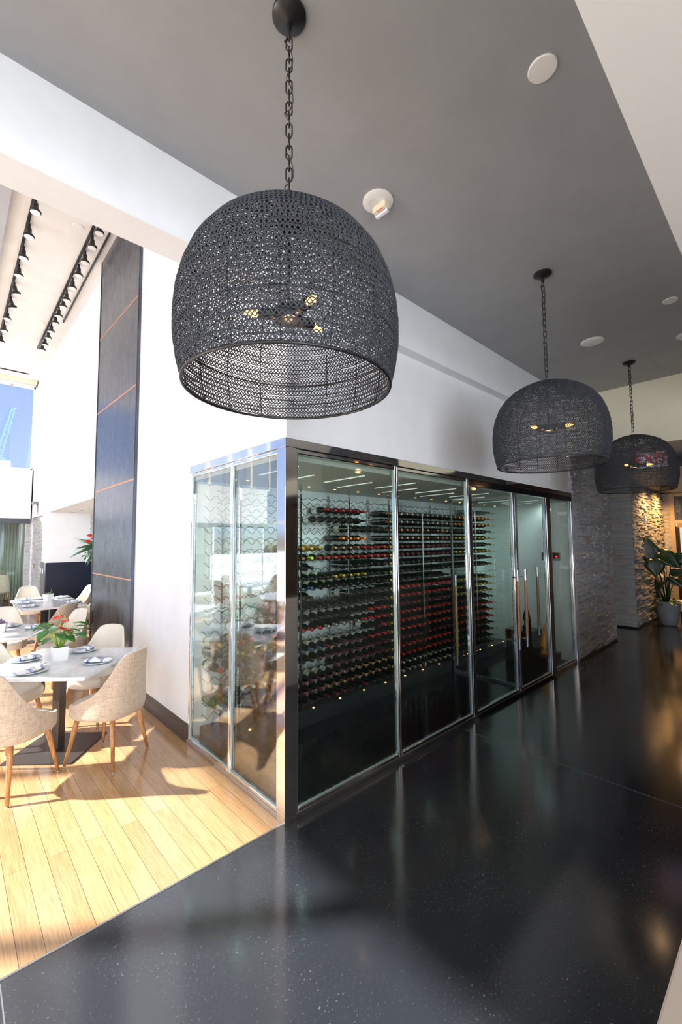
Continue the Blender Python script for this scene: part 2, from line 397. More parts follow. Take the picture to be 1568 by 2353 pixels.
# corridor ceiling, beams, soffit
struct(B(XL, 5.19, -1.96, -.1, 3.93, 4.05).obj('ceiling', 'ceil'), 'grey painted corridor ceiling')
bm = B(XL, 0, -.1, .108, 3.48, 4.0).box(XL, 0, -.06, .108, 4.0, 6.4).box(0, 5.19, -.1, 0, 3.48, 4.0)
struct(bm.obj('wall_beam', 'white'), 'white beam between dining room and corridor')
struct(B(XL, 5.19, -9, -1.96, 3.48, 4.05).obj('ceiling', mat('warm_white_soffit', (.84, .81, .76), .6)), 'warm white soffit beside the grey ceiling')
# cellar walls
wb = B(0, .12, 0, 1.5, 2.5, 6.4).box(0, .12, 1.5, 5.06, 0, 6.4).box(0, .12, 5.06, 9.35, 2.51, 6.4).box(0, .12, 9.35, 10.1, 0, 6.4).box(0, .12, 10.1, 12.0, 2.49, 6.4)
struct(wb.obj('wall_left', 'white'), 'tall white dining room wall')
struct(B(.12, 5.19, 0, .12, 2.5, 4.0).obj('wall_front', 'white'), 'white wall above the glass wine cellar')
struct(B(.12, 5.2, 1.42, 1.5, 0, 2.5).box(5.2, 5.25, .01, 1.5, 0, 2.5).box(.0, .12, 1.475, 1.5, 0, 2.5).obj('wall_cellar', 'white'), 'white inner walls of the wine cellar')
struct(B(.0, 5.25, .05, 1.5, 2.37, 2.5).obj('ceiling', mat('cellar_ceiling_panels', (.42, .42, .38), .45)), 'ceiling of the wine cellar')
# alcove
al = B(.12, .9, 9.35, 9.47, 1.355, 2.51).box(.87, .99, 5.0, 7.95, 1.355, 2.51).box(.12, .99, 4.94, 5.06, 0, 2.51)
struct(al.obj('wall_alcove', 'white'), 'white upper walls of the dining alcove')
struct(B(-.012, .88, 9.335, 9.47, 0, 1.355).box(.86, .99, 5.06, 9.35, 0, 1.355).obj('trim_3', 'navy'), 'navy wainscot panels in the alcove')
struct(B(-.012, .0, 9.47, 10.1, 0, 1.355).obj('trim_4', 'greywain'), 'grey wainscot on the pier')
struct(B(.12, .99, 5.0, 9.47, 2.51, 2.6).obj('ceiling', 'ceil2'), 'low white alcove ceiling')
# column cladding
cc = thing('column_cladding', 'tall blackened steel panels cladding the column, blue sky sheen, copper seams', 'column')
B(-.03, .0, 3.13, 5.06, 0, 6.4).obj('steel_panel', 'corten', cc, bevel=.002)
for a, b_, w in ((4.903, 4.999, .02), (3.75, 3.80, .02), (2.565, 2.57, .02), (1.34, 1.335, .016)):
    q = MB(); q.add([(-.0315, 3.14, a), (-.0315, 5.05, b_), (-.0315, 5.05, b_ + w), (-.0315, 3.14, a + w)], [(0, 1, 2, 3)]); q.obj('seam', 'seam', cc)
B(-.035, -.03, 3.13, 3.15, 0, 6.4).box(-.036, -.03, 5.03, 5.06, 0, 6.4).obj('edge_angle', mat('dark_edge', (.05, .045, .045), .4, .8), cc)
B(-.04, -.03, 4.94, 5.0, .60, .78).obj('latch_plate', mat('bronze_plate', (.08, .06, .05), .35, .9), cc)
# far wall
fw = B(XL, 0, 12, 12.2, 2.475, 3.82).box(XL, 0, 12, 12.2, 6.17, 6.4).box(-.028, .12, 12, 12.2, 0, 6.4)
struct(fw.obj('wall_far', 'white'), 'white end wall of the dining room')
for i in range(9):
    x1 = -.03 - i * .86; x0 = x1 - .86
    w = struct(MB().box(x0, x0 + .05, 12.03, 12.12, 3.82, 6.17).box(x1 - .035, x1, 12.03, 12.12, 3.82, 6.17).box(x0, x1, 12.03, 12.12, 3.82, 3.86).box(x0, x1, 12.03, 12.12, 6.12, 6.17).obj('window_%d' % (i + 1), 'white_plastic'), 'upper clerestory window')
    B(x0 + .05, x1 - .035, 12.07, 12.078, 3.86, 6.12).obj('pane', 'winglass', w)
    B(x0 + .3, x0 + .36, 12.0, 12.05, 6.06, 6.13).obj('blind_clip', 'steel', w)
struct(B(XL, -.04, 11.93, 12.0, 2.34, 2.475).obj('trim_5', mat('dark_header', (.045, .05, .06), .4)), 'dark header over the glass doors')
for i in range(7):
    x1 = -.1 - i * 1.05; x0 = x1 - 1.05
    w = struct(MB().box(x0, x0 + .03, 12.02, 12.06, 0, 2.34).box(x1 - .03, x1, 12.02, 12.06, 0, 2.34).box(x0, x1, 12.02, 12.06, 0, .05).obj('door_%d' % (i + 4), 'steel'), 'sliding glass door of the far room')
    B(x0 + .03, x1 - .03, 12.035, 12.043, .05, 2.34).obj('pane', 'glass', w)
# roller blind box above the clerestory
bl = thing('roller_blind', 'rolled cream blind under the dining room ceiling, above the clerestory window', 'blind')
B(-2.6, -.02, 11.82, 11.96, 6.21, 6.30).obj('cassette', 'cream_plastic', bl, bevel=.01); B(-.02, -.01, 11.83, 11.95, 6.22, 6.29).obj('end_cap', 'black', bl)
# dining ceiling
struct(B(XL, .12, .1, 12.2, 6.3, 6.45).obj('ceiling', 'ceil2'), 'high white dining room ceiling')
struct(B(-2.6, -1.26, .108, 12, 6.22, 6.3).obj('trim_6', 'bulk'), 'grey dropped bulkhead')
# left glazed wall (openings towards the sun)
lw = B(XL - .15, XL, -9, -6.9, 0, 6.4).box(XL - .15, XL, -.3, .15, 0, 6.4).box(XL - .15, XL, -6.9, -.3, 3.45, 6.4).box(XL - .15, XL, .15, 12.2, 5.85, 6.4)  # corridor-side opening added out of view to brighten beam and ceiling
for y in (2.72, 4.62, 6.52, 8.42, 10.32): lw.box(XL - .12, XL, y - .05, y + .05, 0, 5.85)
lw.box(XL - .12, XL, .15, 12.2, 2.5, 2.56)
struct(lw.obj('wall_window_side', 'white'), 'glazed outer wall')
struct(B(XL, -6.8, -9.15, -9, 0, 4.1).box(-6.8, -1, -9.15, -9, 3.3, 4.1).box(-2.9, -2.7, -9.15, -9, 0, 3.2).box(-1, 13.5, -9.15, -9, 0, 4.1).obj('wall_back', mat('brown_wall', (.16, .11, .08), .5)), 'brown wall behind')  # unseen window openings added to fill the corridor with skylight
struct(B(13.4, 13.5, -9, 1, 0, 4.1).obj('wall_end', mat('entry_wall', (.2, .14, .09), .6)), 'end wall of the entry')
# end wall header
struct(B(5.19, 5.35, -9, -.0, 3.07, 4.05).obj('wall_header', 'cream_wall'), 'cream header wall at the corridor end')
struct(B(5.35, 6.6, -9, .6, 3.07, 3.2).obj('ceiling', 'ceil'), 'grey ceiling past the header')
struct(B(6.6, 13.5, -9, .6, 2.92, 3.2).obj('ceiling', 'darkwood'), 'dark wood ceiling of the entry')

def stone_face(name, P0, U, Nn, width, z0, z1, m, seed, depth=.028, hh=(.022, .04), ll=(.1, .34), back=.06):
    r = random.Random(seed); q = MB(); z = z0; U = Vector(U); Nn = Vector(Nn); P0 = Vector(P0)
    while z < z1:
        h = min(r.uniform(*hh), z1 - z); x = 0
        while x < width:
            l = min(r.uniform(*ll), width - x); dd = r.random() ** 1.3 * depth; t = r.uniform(-.006, .006)
            a = P0 + U * x; b_ = P0 + U * (x + l - .0015)
            lo = z + .001; hi = z + h - .001
            vs = [a - Nn * back, b_ - Nn * back, b_ + Nn * (dd + t), a + Nn * dd]
            vv = [(p.x, p.y, lo) for p in vs] + [(p.x, p.y, hi) for p in vs]
            q.add(vv, [(0, 1, 2, 3), (7, 6, 5, 4), (0, 3, 7, 4), (1, 5, 6, 2), (3, 2, 6, 7), (0, 4, 5, 1)])
            x += l
        z += h
    return q.obj(name, m, fix=True)
struct(stone_face('wall_stone', (5.27, -.01, 0), (1, 0, 0), (0, -1, 0), 1.9, .03, 3.07, 'stone', 1), 'grey stacked stone wall beside the wine cellar')
struct(B(5.25, 5.29, -.03, .02, 0, 2.5).obj('trim_7', 'stone_light'), 'pale edge of the stone wall')
struct(stone_face('wall_stone', (8.57, -.02, 0), (0, 1, 0), (-1, 0, 0), .55, .03, 2.92, 'stone_light', 2, .006), 'smoother pale stone return')
struct(stone_face('wall_stone', (8.6, -.01, 0), (1, 0, 0), (0, -1, 0), 2.9, .03, 2.92, 'stone', 3, .05), 'stone wall lit from above in the entry')
struct(stone_face('wall_stone', (11.52, .02, 0), (0, -1, 0), (-1, 0, 0), .19, .03, 2.92, 'stone', 8, .01, ll=(.08, .19)), 'stone strip beside the entry glazing')
struct(B(7.12, 7.2, .0, .5, 0, 3.07).box(7.12, 8.6, .45, .55, 0, 3.07).box(8.6, 11.6, .05, .55, 0, 2.92).box(5.25, 7.2, .05, .2, 0, 3.07).obj('wall_recess', mat('recess_wall', (.12, .12, .13), .7)), 'recess between the stone walls')
struct(B(5.27, 7.17, -.035, .0, 0, .03).box(8.6, 11.5, -.04, .0, 0, .03).box(8.55, 8.6, -.02, .45, 0, .03).obj('baseboard_right', 'black'), 'black base strip')
struct(stone_face('wall_stone', (.045, 10.12, 0), (0, 1, 0), (-1, 0, 0), 1.86, 0, 2.48, 'stone_light', 4, .018, back=.04), 'pale stone inside the far doorway')
struct(stone_face('wall_stone', (-.12, 12.0, 0), (1, 0, 0), (0, -1, 0), .12, 0, 2.47, 'stone_light', 5, .01, ll=(.06, .12), back=.03), 'pale stone strip by the glass doors')
struct(stone_face('wall_stone', (.86, 7.95, 1.355), (0, 1, 0), (-1, 0, 0), 1.38, 1.36, 2.5, 'stone_light', 6, .02, hh=(.03, .05), back=.04), 'pale stone in the alcove')
struct(B(.12, .3, 10.1, 12, 2.49, 2.6).box(.28, .4, 10.1, 12.1, 0, 2.5).obj('wall_doorway', 'white'), 'doorway lining')
# far glazed entry
w = struct(MB().box(11.5, 11.58, -.26, -.16, 0, 2.92).box(11.5, 11.58, -2.6, -2.5, 0, 2.92).box(11.5, 11.58, -2.5, -.26, 2.18, 2.26).box(11.5, 11.58, -2.5, -.26, 2.86, 2.92).box(11.5, 11.58, -2.5, -.26, 0, .1).obj('window_20', mat('entry_frame', (.42, .36, .32), .4)), 'pale framed entry glazing')
B(11.53, 11.54, -2.5, -.26, .1, 2.18).box(11.53, 11.54, -2.5, -.26, 2.26, 2.86).obj('pane', 'glass', w)
B(11.49, 11.52, -.34, -.26, 0, 2.1).obj('door_stile', 'black', w)
B(11.48, 11.52, -2.5, -.3, 2.08, 2.18).obj('door_head', mat('tan_rail', (.3, .19, .12), .4), w)
# low partition lower right
struct(B(-1.35, 4.6, -2.36, -2.153, 0, 1.05).obj('wall_low', mat('beige_ledge', (.50, .43, .37), .5), bevel=.004), 'low beige partition at the right edge')
# pale ground added outside to bounce sunlight up to the ceilings
struct(B(-40, XL - .15, -40, 60, -.25, -.15).box(XL - .15, 60, 17, 60, -.25, -.15).obj('ground', 'bounce_ground'), 'pale bounce ground added outside')
# baseboard wall B
bb = MB(); prof = [(0, 0), (-.022, 0), (-.022, .105), (-.017, .112), (-.017, .125), (-.009, .135), (-.009, .148), (0, .155)]
vs = [(x, y, z) for y in (1.5, 3.13) for x, z in prof]; n = len(prof)
bb.add(vs, [(i, (i + 1) % n, (i + 1) % n + n, i + n) for i in range(n)] + [tuple(range(n))[::-1], tuple(range(n, 2 * n))])
struct(bb.obj('baseboard_left', 'base', fix=True), 'dark bronze moulded baseboard')
# access panel outlines
def panel(name, label, P0, du, dv, nrm, m='white'):
    P0 = Vector(P0); du = Vector(du); dv = Vector(dv); nn = Vector(nrm)
    t = thing(name, label, 'access panel'); q = MB(); g_ = MB()
    L = du.length; H = dv.length; u = du / L; w_ = dv / H; e = .006
    def slab(b_, a0, a1, c0, c1, th):
        ps = [P0 + u * a0 + w_ * c0, P0 + u * a1 + w_ * c0, P0 + u * a1 + w_ * c1, P0 + u * a0 + w_ * c1]
        b_.add([p for p in ps] + [p + nn * th for p in ps], [(3, 2, 1, 0), (4, 5, 6, 7), (0, 1, 5, 4), (1, 2, 6, 5), (2, 3, 7, 6), (3, 0, 4, 7)])
    slab(q, e * 2, L - e * 2, e * 2, H - e * 2, .002)
    for a in ((0, L, 0, e), (0, L, H - e, H), (0, e, 0, H), (L - e, L, 0, H)): slab(g_, *a, .0035)
    q.obj('door_leaf', m, t, fix=True); g_.obj('rim', m, t, fix=True); return t
panel('access_panel', 'white square access panel flush in the wall above the cellar, behind the nearest pendant', (0, 1.75, 2.66), (0, .68, 0), (0, 0, .65), (-1, 0, 0))
panel('access_panel', 'small white access panel just left of the steel column', (0, 5.2, 3.08), (0, .33, 0), (0, 0, .34), (-1, 0, 0))
panel('access_panel', 'white access panel above the last cellar door beside the stone wall', (4.5, 0, 2.66), (.6, 0, 0), (0, 0, .5), (0, -1, 0))
panel('access_panel', 'grey access hatch in the grey ceiling by the cream end wall', (4.2, -1.8, 3.93), (.7, 0, 0), (0, .55, 0), (0, 0, -1), 'ceil')

# ================================================================== GLASS FRONT
HZ = 2.505
struct(MB().prism([(-.03, -.03), (.06, -.03), (.06, 0), (0, 0), (0, .06), (-.03, .06)], 0, 2.44).obj('trim_8', 'chrome', bevel=.002), 'polished steel corner post of the wine cellar')
struct(MB().prism([(-.032, -.032), (5.22, -.032), (5.22, .03), (.03, .03), (.03, 1.5), (-.032, 1.5)], 2.44, HZ - .004).obj('trim_9', 'chrome', bevel=.002), 'polished steel header of the glass cellar')
struct(B(.06, 5.22, -.025, .02, 0, .035).box(-.025, .02, .06, 1.5, 0, .035).obj('trim_10', 'steel', bevel=.002), 'steel floor channel of the glass cellar')
def glazed(name, axis, a, b_, z0, z1, st, label, gm, door=False):
    def bx(q, a0, a1, t0, t1, z0_, z1_):
        return q.box(a0, a1, t0, t1, z0_, z1_) if axis == 'x' else q.box(t0, t1, a0, a1, z0_, z1_)
    fr = MB(); bx(fr, a, a + st, -.022, .022, z0, z1); bx(fr, b_ - st, b_, -.022, .022, z0, z1)
    bx(fr, a + st, b_ - st, -.022, .022, z0, z0 + .03); bx(fr, a + st, b_ - st, -.018, .018, z1 - .035, z1)
    o = struct(fr.obj(name, 'chrome', bevel=.006, seg=3), label)
    bx(MB(), a + st, b_ - st, -.005, .005, z0 + .03, z1 - .035).obj('pane', gm, o)
    gk = MB()
    bx(gk, a + st, a + st + .006, -.012, -.006, z0 + .03, z1 - .035); bx(gk, b_ - st - .006, b_ - st, -.012, -.006, z0 + .03, z1 - .035)
    bx(gk, a + st, b_ - st, -.012, -.006, z0 + .03, z0 + .036)
    gk.obj('gasket', mat('clear_gasket', (.3, .42, .42), .2), o)
    return o
glazed('window_11', 'y', .06, .72, .035, 2.44, .022, 'right pane of the cellar side facing the tables', 'coatglass')
glazed('window_12', 'y', .72, 1.478, .035, 2.44, .022, 'left pane of the cellar side facing the tables', 'coatglass')
glazed('window_13', 'x', .06, 1.137, .035, 2.44, .022, 'first cellar pane from the corner', 'glass')
glazed('window_14', 'x', 1.137, 2.29, .035, 2.44, .022, 'second cellar pane from the corner', 'glass')
def handle(parent, x, y0, z0, z1, side, name='handle', yb=-.022):
    st = MB(); wd = MB()
    def cyl(q, za, zb, r): q.lathe([(r, za), (r, zb)], 16, Matrix.Translation((x, y0, 0)))
    cyl(st, z0, z0 + .13, .0175); cyl(st, z1 - .13, z1, .0175); cyl(wd, z0 + .13, z1 - .13, .0165)
    o = wd.obj(name, 'handlewood', parent, auto=40)
    st.obj('handle_end', 'steel', o, auto=40)
    q = MB()
    for z in (z0 + .09, z1 - .09): q.tube([(x, y0, z), (x, yb, z)], .008, 10)
    q.obj('standoff', 'steel', o, smooth=True); return o
d1 = glazed('door_1', 'x', 2.33, 3.315, .03, 2.40, .03, 'left leaf of the cellar double door', 'glass')
handle(d1, 3.215, -.085, .54, 1.45, 1)
d2 = glazed('door_2', 'x', 3.345, 4.27, .03, 2.40, .03, 'right leaf of the cellar double door', 'glass')
handle(d2, 3.42, -.085, .54, 1.45, 1)
struct(B(2.29, 2.33, -.025, .025, .03, 2.44).box(4.27, 4.40, -.03, .025, 0, 2.44).box(5.18, 5.22, -.03, .03, 0, 2.5).box(2.33, 4.27, -.02, .02, 2.40, 2.44).obj('trim_11', 'chrome', bevel=.004), 'polished steel jambs of the cellar doors')
glazed('window_15', 'x', 4.40, 5.18, .035, 2.44, .018, 'last cellar pane beside the stone wall', 'glass')
struct(B(2.29, 5.2, -.034, -.03, 2.37, 2.44).obj('trim_12', 'blackgloss'), 'black strip painting dark reflections on the header over the cellar doors')  # black strip standing in for dark reflections in the polished header
struct(B(2.33, 4.27, -.05, .0, 0, .03).obj('trim_13', 'blackgloss'), 'dark door threshold')
# inner glass partition with door
pt = struct(MB().box(3.53, 3.55, .06, 1.0, 0, .03).box(3.53, 3.55, .05, .08, .03, 2.36).box(3.53, 3.55, .98, 1.0, .03, 2.36).box(3.53, 3.55, .06, 1.0, 2.33, 2.36).obj('door_3', 'steel'), 'inner glass door of the cellar')
B(3.536, 3.544, .08, .98, .03, 2.33).obj('pane', 'glass', pt)
ho = handle(pt, 0, 0, .30, 1.38, 1, yb=.06); ho.location = (2.9, .54, 0); ho.rotation_euler = (0, 0, 0)
ih = handle(d2, 4.14, .075, .54, 1.44, 1, name='inner_handle', yb=.022)
# plinth
struct(B(.063, 3.52, 1.018, 1.42, 0, .148).box(3.56, 5.2, 1.018, 1.42, 0, .148).obj('trim_14', 'plinth', bevel=.003), 'low black granite plinth under the wine racks')
# cellar ceiling slots, leds
for k, x in enumerate([.25 + .36 * i for i in range(14)]):
    tag(B(x, x + .007, .2 + .25 * (k % 2), .75 + .2 * (k % 2), 2.362, 2.371).obj('linear_light', 'slot'), 'thin white light slot in the cellar ceiling, %s counted from the corner post' % ORD[k], 'ceiling light', 'light slots in the cellar ceiling')
    if 1:
        t = thing('cellar_downlight', 'tiny amber downlight over the wine racks, %s counted from the corner post' % ORD[k], 'downlight', (x + .1, 1.1, 2.37), 0, 'tiny downlights over the racks')
        MB().lathe([(.022, -.004), (.022, 0)], 16).obj('trim_ring', 'steel', t, smooth=False); MB().lathe([(.013, -.007), (.013, -.002)], 12).obj('lens', 'led', t)
        t = thing('plinth_light', 'tiny amber light at the foot of the wine racks, %s counted from the corner post' % ORD[k], 'light', (x + .1, 1.035, .148), 0, 'tiny lights along the plinth')
        MB().lathe([(.016, 0), (.016, .004)], 14).obj('trim_ring', 'steel', t); MB().lathe([(.010, .003), (.009, .008)], 12).obj('lens', 'led', t)
# thermostats
for k, (y, lb) in enumerate(((.21, 'black square thermostat with red digits on the cellar end wall'), (.37, 'black square control plate beside the red-digit thermostat'))):
    t = thing('thermostat', lb, 'thermostat', (5.2, y, 1.54))
    B(-.015, 0, -.055, .055, -.06, .06).obj('body', 'blackgloss', t, bevel=.003)
    if k == 0: text('88', .035, 'reddisplay', t, (-.0165, 0, .0), (PI / 2, 0, -PI / 2), 'digits')
    B(-.018, -.014, -.04, .04, -.045, -.03).obj('button_strip', 'steel', t)
# platforms and champagne
tag(B(4.60, 4.98, .38, .78, 0, .46).obj('display_block', 'blackgloss', bevel=.004), 'tall black display block inside the cellar under the dark champagne bottle', 'display block')
tag(B(4.55, 4.98, .12, .36, 0, .16).obj('display_block', 'blackgloss', bevel=.004), 'low black display block inside the cellar under the amber champagne bottle', 'display block')
def champ(loc, label, body, foil, kind):
    t = thing('champagne_bottle', label, 'champagne bottle', loc)
    MB().lathe([(.05, 0), (.054, .01), (.056, .06), (.054, .14), (.045, .2), (.03, .25), (.019, .285)], 20).obj('bottle_body', body, t, smooth=True)
    MB().lathe([(.0195, .26), (.017, .30), (.017, .355), (.020, .365), (.018, .385), (.005, .392)], 16).obj('foil', foil, t, smooth=True)
    if kind == 'flower':
        r = random.Random(5); fm = MB().lathe([(.012, 0), (.007, .0015)], 7).mesh('painted_flower', 'flower')
        for i in range(18):
            a = r.uniform(-PI, PI); z = .05 + i * .008; rr = .0562 if z < .14 else .0545 - (z - .14) * .18
            o = bpy.data.objects.new('painted_flower', fm); COL.objects.link(o); o.parent = t; o.location = (rr * math.cos(a), rr * math.sin(a), z)
            o.rotation_euler = Vector((math.cos(a), math.sin(a), 0)).to_track_quat('Z', 'Y').to_euler()
        t.scale = (1.08,) * 3
    else:
        MB().lathe([(.0575, .05), (.0575, .11)], 20, cap=False).obj('label', 'gold', t, smooth=True)
        MB().tube([(0, 0, .38), (-.02, -.01, .40), (-.045, -.01, .395), (-.02, 0, .39), (.02, .01, .4), (.04, 0, .42)], .007, 6).obj('ribbon', 'amber', t, smooth=True)
    return t
champ((4.78, .52, .46), 'dark green champagne bottle with painted white flowers on the tall black block', 'bt', 'gold', 'flower')
champ((4.73, .25, .16), 'amber champagne bottle with gold label and ribbon on the low black block', 'amber', 'amber', 'amber')

# ================================================================== WINE RACKS
ROWS = 21; PITCH = .1022; Z0 = .205
posts_x = [.24 + .67 * i for i in range(8)]
COLW = .67 / 6
def rowz(r): return Z0 + (ROWS - 1 - r) * PITCH
def colx(k): return .24 + COLW * (k + .5)
def wave(x0, ncol, y, amp, flat, r=.0032):
    pts = []
    n = ncol * 10
    for i in range(n + 1):
        ph = i / 10 * 2 * PI; cc_ = math.cos(ph)
        if flat: cc_ = max(-1, min(.35, cc_)) * 1.0
        pts.append((x0 + COLW * i / 10, y, amp * cc_))
    return MB().tube(pts, r, 6)
RAILF = wave(0, 6, 1.06, .016, True).mesh('neck_rail', 'wirebrown', True)
RAILR = wave(0, 6, 1.31, .022, False).mesh('body_rail', 'wirebrown', True)
RAILF2 = wave(0, 2, 1.06, .016, True).mesh('neck_rail', 'wirebrown', True)
RAILR2 = wave(0, 2, 1.31, .022, False).mesh('body_rail', 'wirebrown', True)
places = ['at the corner glass', 'by the first chrome post', 'right of the first mullion', 'behind the first tall mullion', 'behind the second pane', 'beside the inner glass door', 'behind the left door leaf', 'behind the right door leaf', 'at the far end']
for bi in range(-1, 7):
    x0 = .24 + .67 * bi
    nb = 2 if bi == -1 else 6
    xs = .24 - 2 * COLW + .012 if bi == -1 else x0
    t = thing('wine_rack', 'wine rack bay of wavy bronze wires %s, %s from the corner' % (places[bi + 1], ORD[bi + 1]), 'wine rack', (0, 0, 0), 0, 'wine rack bays in the glass cellar')
    for r in range(ROWS):
        for me, dz, nm in ((RAILF if nb == 6 else RAILF2, -.012, 'neck_rail'), (RAILR if nb == 6 else RAILR2, -.045, 'body_rail')):
            if bi >= 3 and nm == 'body_rail' and r > 2: continue
            o = bpy.data.objects.new(nm, me); COL.objects.link(o); o.parent = t; o.location = (xs, 0, rowz(r) + dz)
    if bi >= 0:
        B(x0 - .009, x0 + .009, 1.03, 1.048, .148, 2.37).obj('front_post', 'chrome', t)
        B(x0 - .008, x0 + .008, 1.37, 1.385, .148, 2.33).obj('rear_post', 'steel', t)
        q = MB()
        for r in range(ROWS): q.box(x0 - .003, x0 + .003, 1.04, 1.38, rowz(r) - .002, rowz(r) + .004)
        q.obj('cross_arm', 'steel', t)
# bottles: axis along Y, neck towards the corridor (-y)
def bprof(s=1.0): return [(.004, .0), (.034 * s, .002), (.0375 * s, .012), (.0375 * s, .18), (.034 * s, .2), (.022 * s, .225), (.0145, .245), (.0135, .262)]
rotb = Matrix.Rotation(PI / 2, 4, 'X')
def bmesh_(m, s=1.0): return MB().lathe(bprof(s), 14, rotb).mesh('wine_bottle', m, True)
BT = {'bt': bmesh_('bt'), 'btg': bmesh_('btg'), 'bty': bmesh_('bty'), 'big': bmesh_('bt', 1.16)}
CAPM = {k: MB().lathe([(.0148, .238), (.0145, .27), (.0145, .302), (.0155, .304), (.0155, .312), (.004, .313)], 12, rotb).mesh('capsule', mm, True) for k, mm in CAPS.items()}
LABM = {k: MB().lathe([(.0382, .055), (.0382, .145)], 16, rotb, cap=False).mesh('label', k, True) for k in ('label_white', 'label_cream')}
LABB = {k: MB().lathe([(.0442, .055), (.0442, .145)], 16, rotb, cap=False).mesh('label', k, True) for k in ('label_white', 'label_cream')}
rb = random.Random(11)
def slot(r, k):
    """returns (glass, cap, label) or None for an empty cradle"""
    q = rb.random()
    if r == 0: return None if k < 36 else ('bt', 'black', None)
    if k < 18:
        tab = {1: (9, 14, 'bt', 'red', 'label_white'), 2: (8, 14, 'bt', 'black', 'label_white'), 3: (12, 17, 'big', 'black', 'label_cream'), 4: (11, 14, 'bt', 'orange', None)}
        if r in tab:
            a, b_, g_, c_, l_ = tab[r]; return (g_, c_, l_) if a <= k <= b_ else None
        if k < 0: return {13: ('bty', 'gold', 'label_cream'), 14: ('big', 'black', None), 15: ('bt', 'red', 'label_white'), 18: ('btg', 'white', None)}.get(r) if k == -2 or r > 14 else None
        if r == 5: return ('bty', 'gold', 'label_cream') if 4 <= k <= 8 else ('bt', 'copper' if k < 14 else 'red', 'label_white') if k >= 10 else None
        if r == 6: return ('bt', 'copper', None) if k in (5, 6) else ('bt', 'yellow-green', None) if k == 7 else ('bt', 'red', 'label_white') if k > 7 else (('bt', 'gold', None) if k > 2 else None)
        if r == 7: return ('big', 'black', None) if k in (5, 6, 7) else (None if 8 <= k <= 11 else ('big', 'black', None)) if k > 4 else None
        if r == 8: return ('bt', 'black', 'label_cream') if k < 10 and k > 4 else ('bt', 'gold', None) if k < 15 and k > 4 else (('bt', 'black', None) if k > 4 else None)
        if r == 9: return ('big', 'black', 'label_cream') if k > 7 else None if k < 5 else ('bt', 'blue', None)
        if r == 10: return ('big', 'black', None) if k <= 7 and k > 3 else ('bt', 'black', 'label_white') if k > 11 else None
        if r == 11: return ('big', 'black', None) if k > 4 else ('bt', 'black', None) if k > 2 else None
        if r == 12: return ('bt', 'black', 'label_white') if k < 15 else ('bt', 'red', 'label_white')
        if r == 13: return ('bt', 'red', 'label_white') if k < 9 else ('bt', 'silver', None) if k < 14 else ('bt', 'red', 'label_white')
        if r == 14: return ('bt', 'red' if k == 14 or k == 17 else 'black', 'label_white') if k > 14 else (None if 5 < k else (('btg', 'gold', None)))
        if r == 15: return ('bt', 'blue', 'label_cream') if k < 9 else ('bt', 'maroon', 'label_cream') if k < 15 else ('bt', 'red', 'label_white')
        if r == 16: return ('bt', 'black', 'label_white') if k < 8 else ('bt', 'maroon', 'label_cream') if k < 16 else ('bt', 'maroon', None)
        if r == 17: return (None if 6 <= k <= 9 else ('bt' if k > 5 else 'btg', 'white' if k < 6 else 'maroon', 'label_white'))
        if r == 18: return ('bt', 'copper', 'label_white') if k > 9 else (None if k < 1 else ('bt', 'maroon', 'label_cream'))
        if r == 19: return ('bt', 'copper', 'label_white') if k > 8 else (None if k < 1 else ('bt', 'maroon', 'label_cream'))
        return ('bt', 'black' if q < .6 else 'maroon', 'label_white' if k > 7 else None) if k > 2 else None
    if k < 30:
        if q < .03: return None
        return ('bt', 'gold' if k < 20 else 'silver' if r < 3 else ('copper' if r < 5 else 'maroon' if r in (5, 6) else 'black' if r < 10 else 'red' if r in (10, 11, 13, 14, 15, 17, 18) else 'maroon' if r < 17 else 'silver'), None) if r > 0 else None
    if q < .04 or r in (9,): return None
    return ('bt', 'orange' if r < 3 else 'gold' if r in (4, 6, 10, 11, 12) else 'red' if r in (14, 15, 16) else 'yellow-green' if (r in (17, 18, 19) and k == 31) else 'black', None)
cells = []
for r in range(ROWS):
    cnt = 0
    for k in list(range(-2, 30)) + list(range(31, 41)):
        s_ = slot(r, k)
        if s_: cells.append((r, k, cnt, s_)); cnt += 1
near = sorted(cells, key=lambda c: c[1])[:300]; nearset = {(c[0], c[1]) for c in near}
KN = {'bt': 'dark', 'btg': 'green', 'bty': 'golden', 'big': 'stout dark'}
LN = {None: 'unlabelled', 'label_white': 'white-labelled', 'label_cream': 'cream-labelled'}
for r, k, cnt, (g_, c_, l_) in near:
    o = bpy.data.objects.new('wine_bottle', BT[g_]); COL.objects.link(o)
    o.location = (colx(k) if k >= 0 else .24 + COLW * (k + .5) + .012, 1.368, rowz(r) + (.002 if g_ == 'big' else -.006))
    o.rotation_euler = (math.radians(rb.uniform(0, 1.5)), 0, 0)
    tag(o, '%s %s bottle, %s capsule, %s bottle in the %s rack row from the top' % (LN[l_], KN[g_], c_, ORD[cnt], ORD[r]), 'wine bottle', 'wine bottles lying in the cellar racks')
    q = bpy.data.objects.new('capsule', CAPM[c_]); COL.objects.link(q); q.parent = o; q['label'] = c_ + ' capsule'
    if l_:
        q = bpy.data.objects.new('label', (LABB if g_ == 'big' else LABM)[l_]); COL.objects.link(q); q.parent = o; q['label'] = 'paper ' + l_.split('_')[1] + ' label'
bulk = {}
for r, k, cnt, (g_, c_, l_) in cells:
    if (r, k) in nearset: continue
    mtx = Matrix.Translation((colx(k), 1.368, rowz(r) - .006)) @ rotb
    bulk.setdefault('bt', MB()).lathe(bprof(), 10, mtx)
    bulk.setdefault(c_, MB()).lathe([(.0148, .238), (.0145, .302), (.0155, .304), (.0155, .312), (.004, .313)], 8, mtx)
vs = []; fs = []; mi = []; mats = []
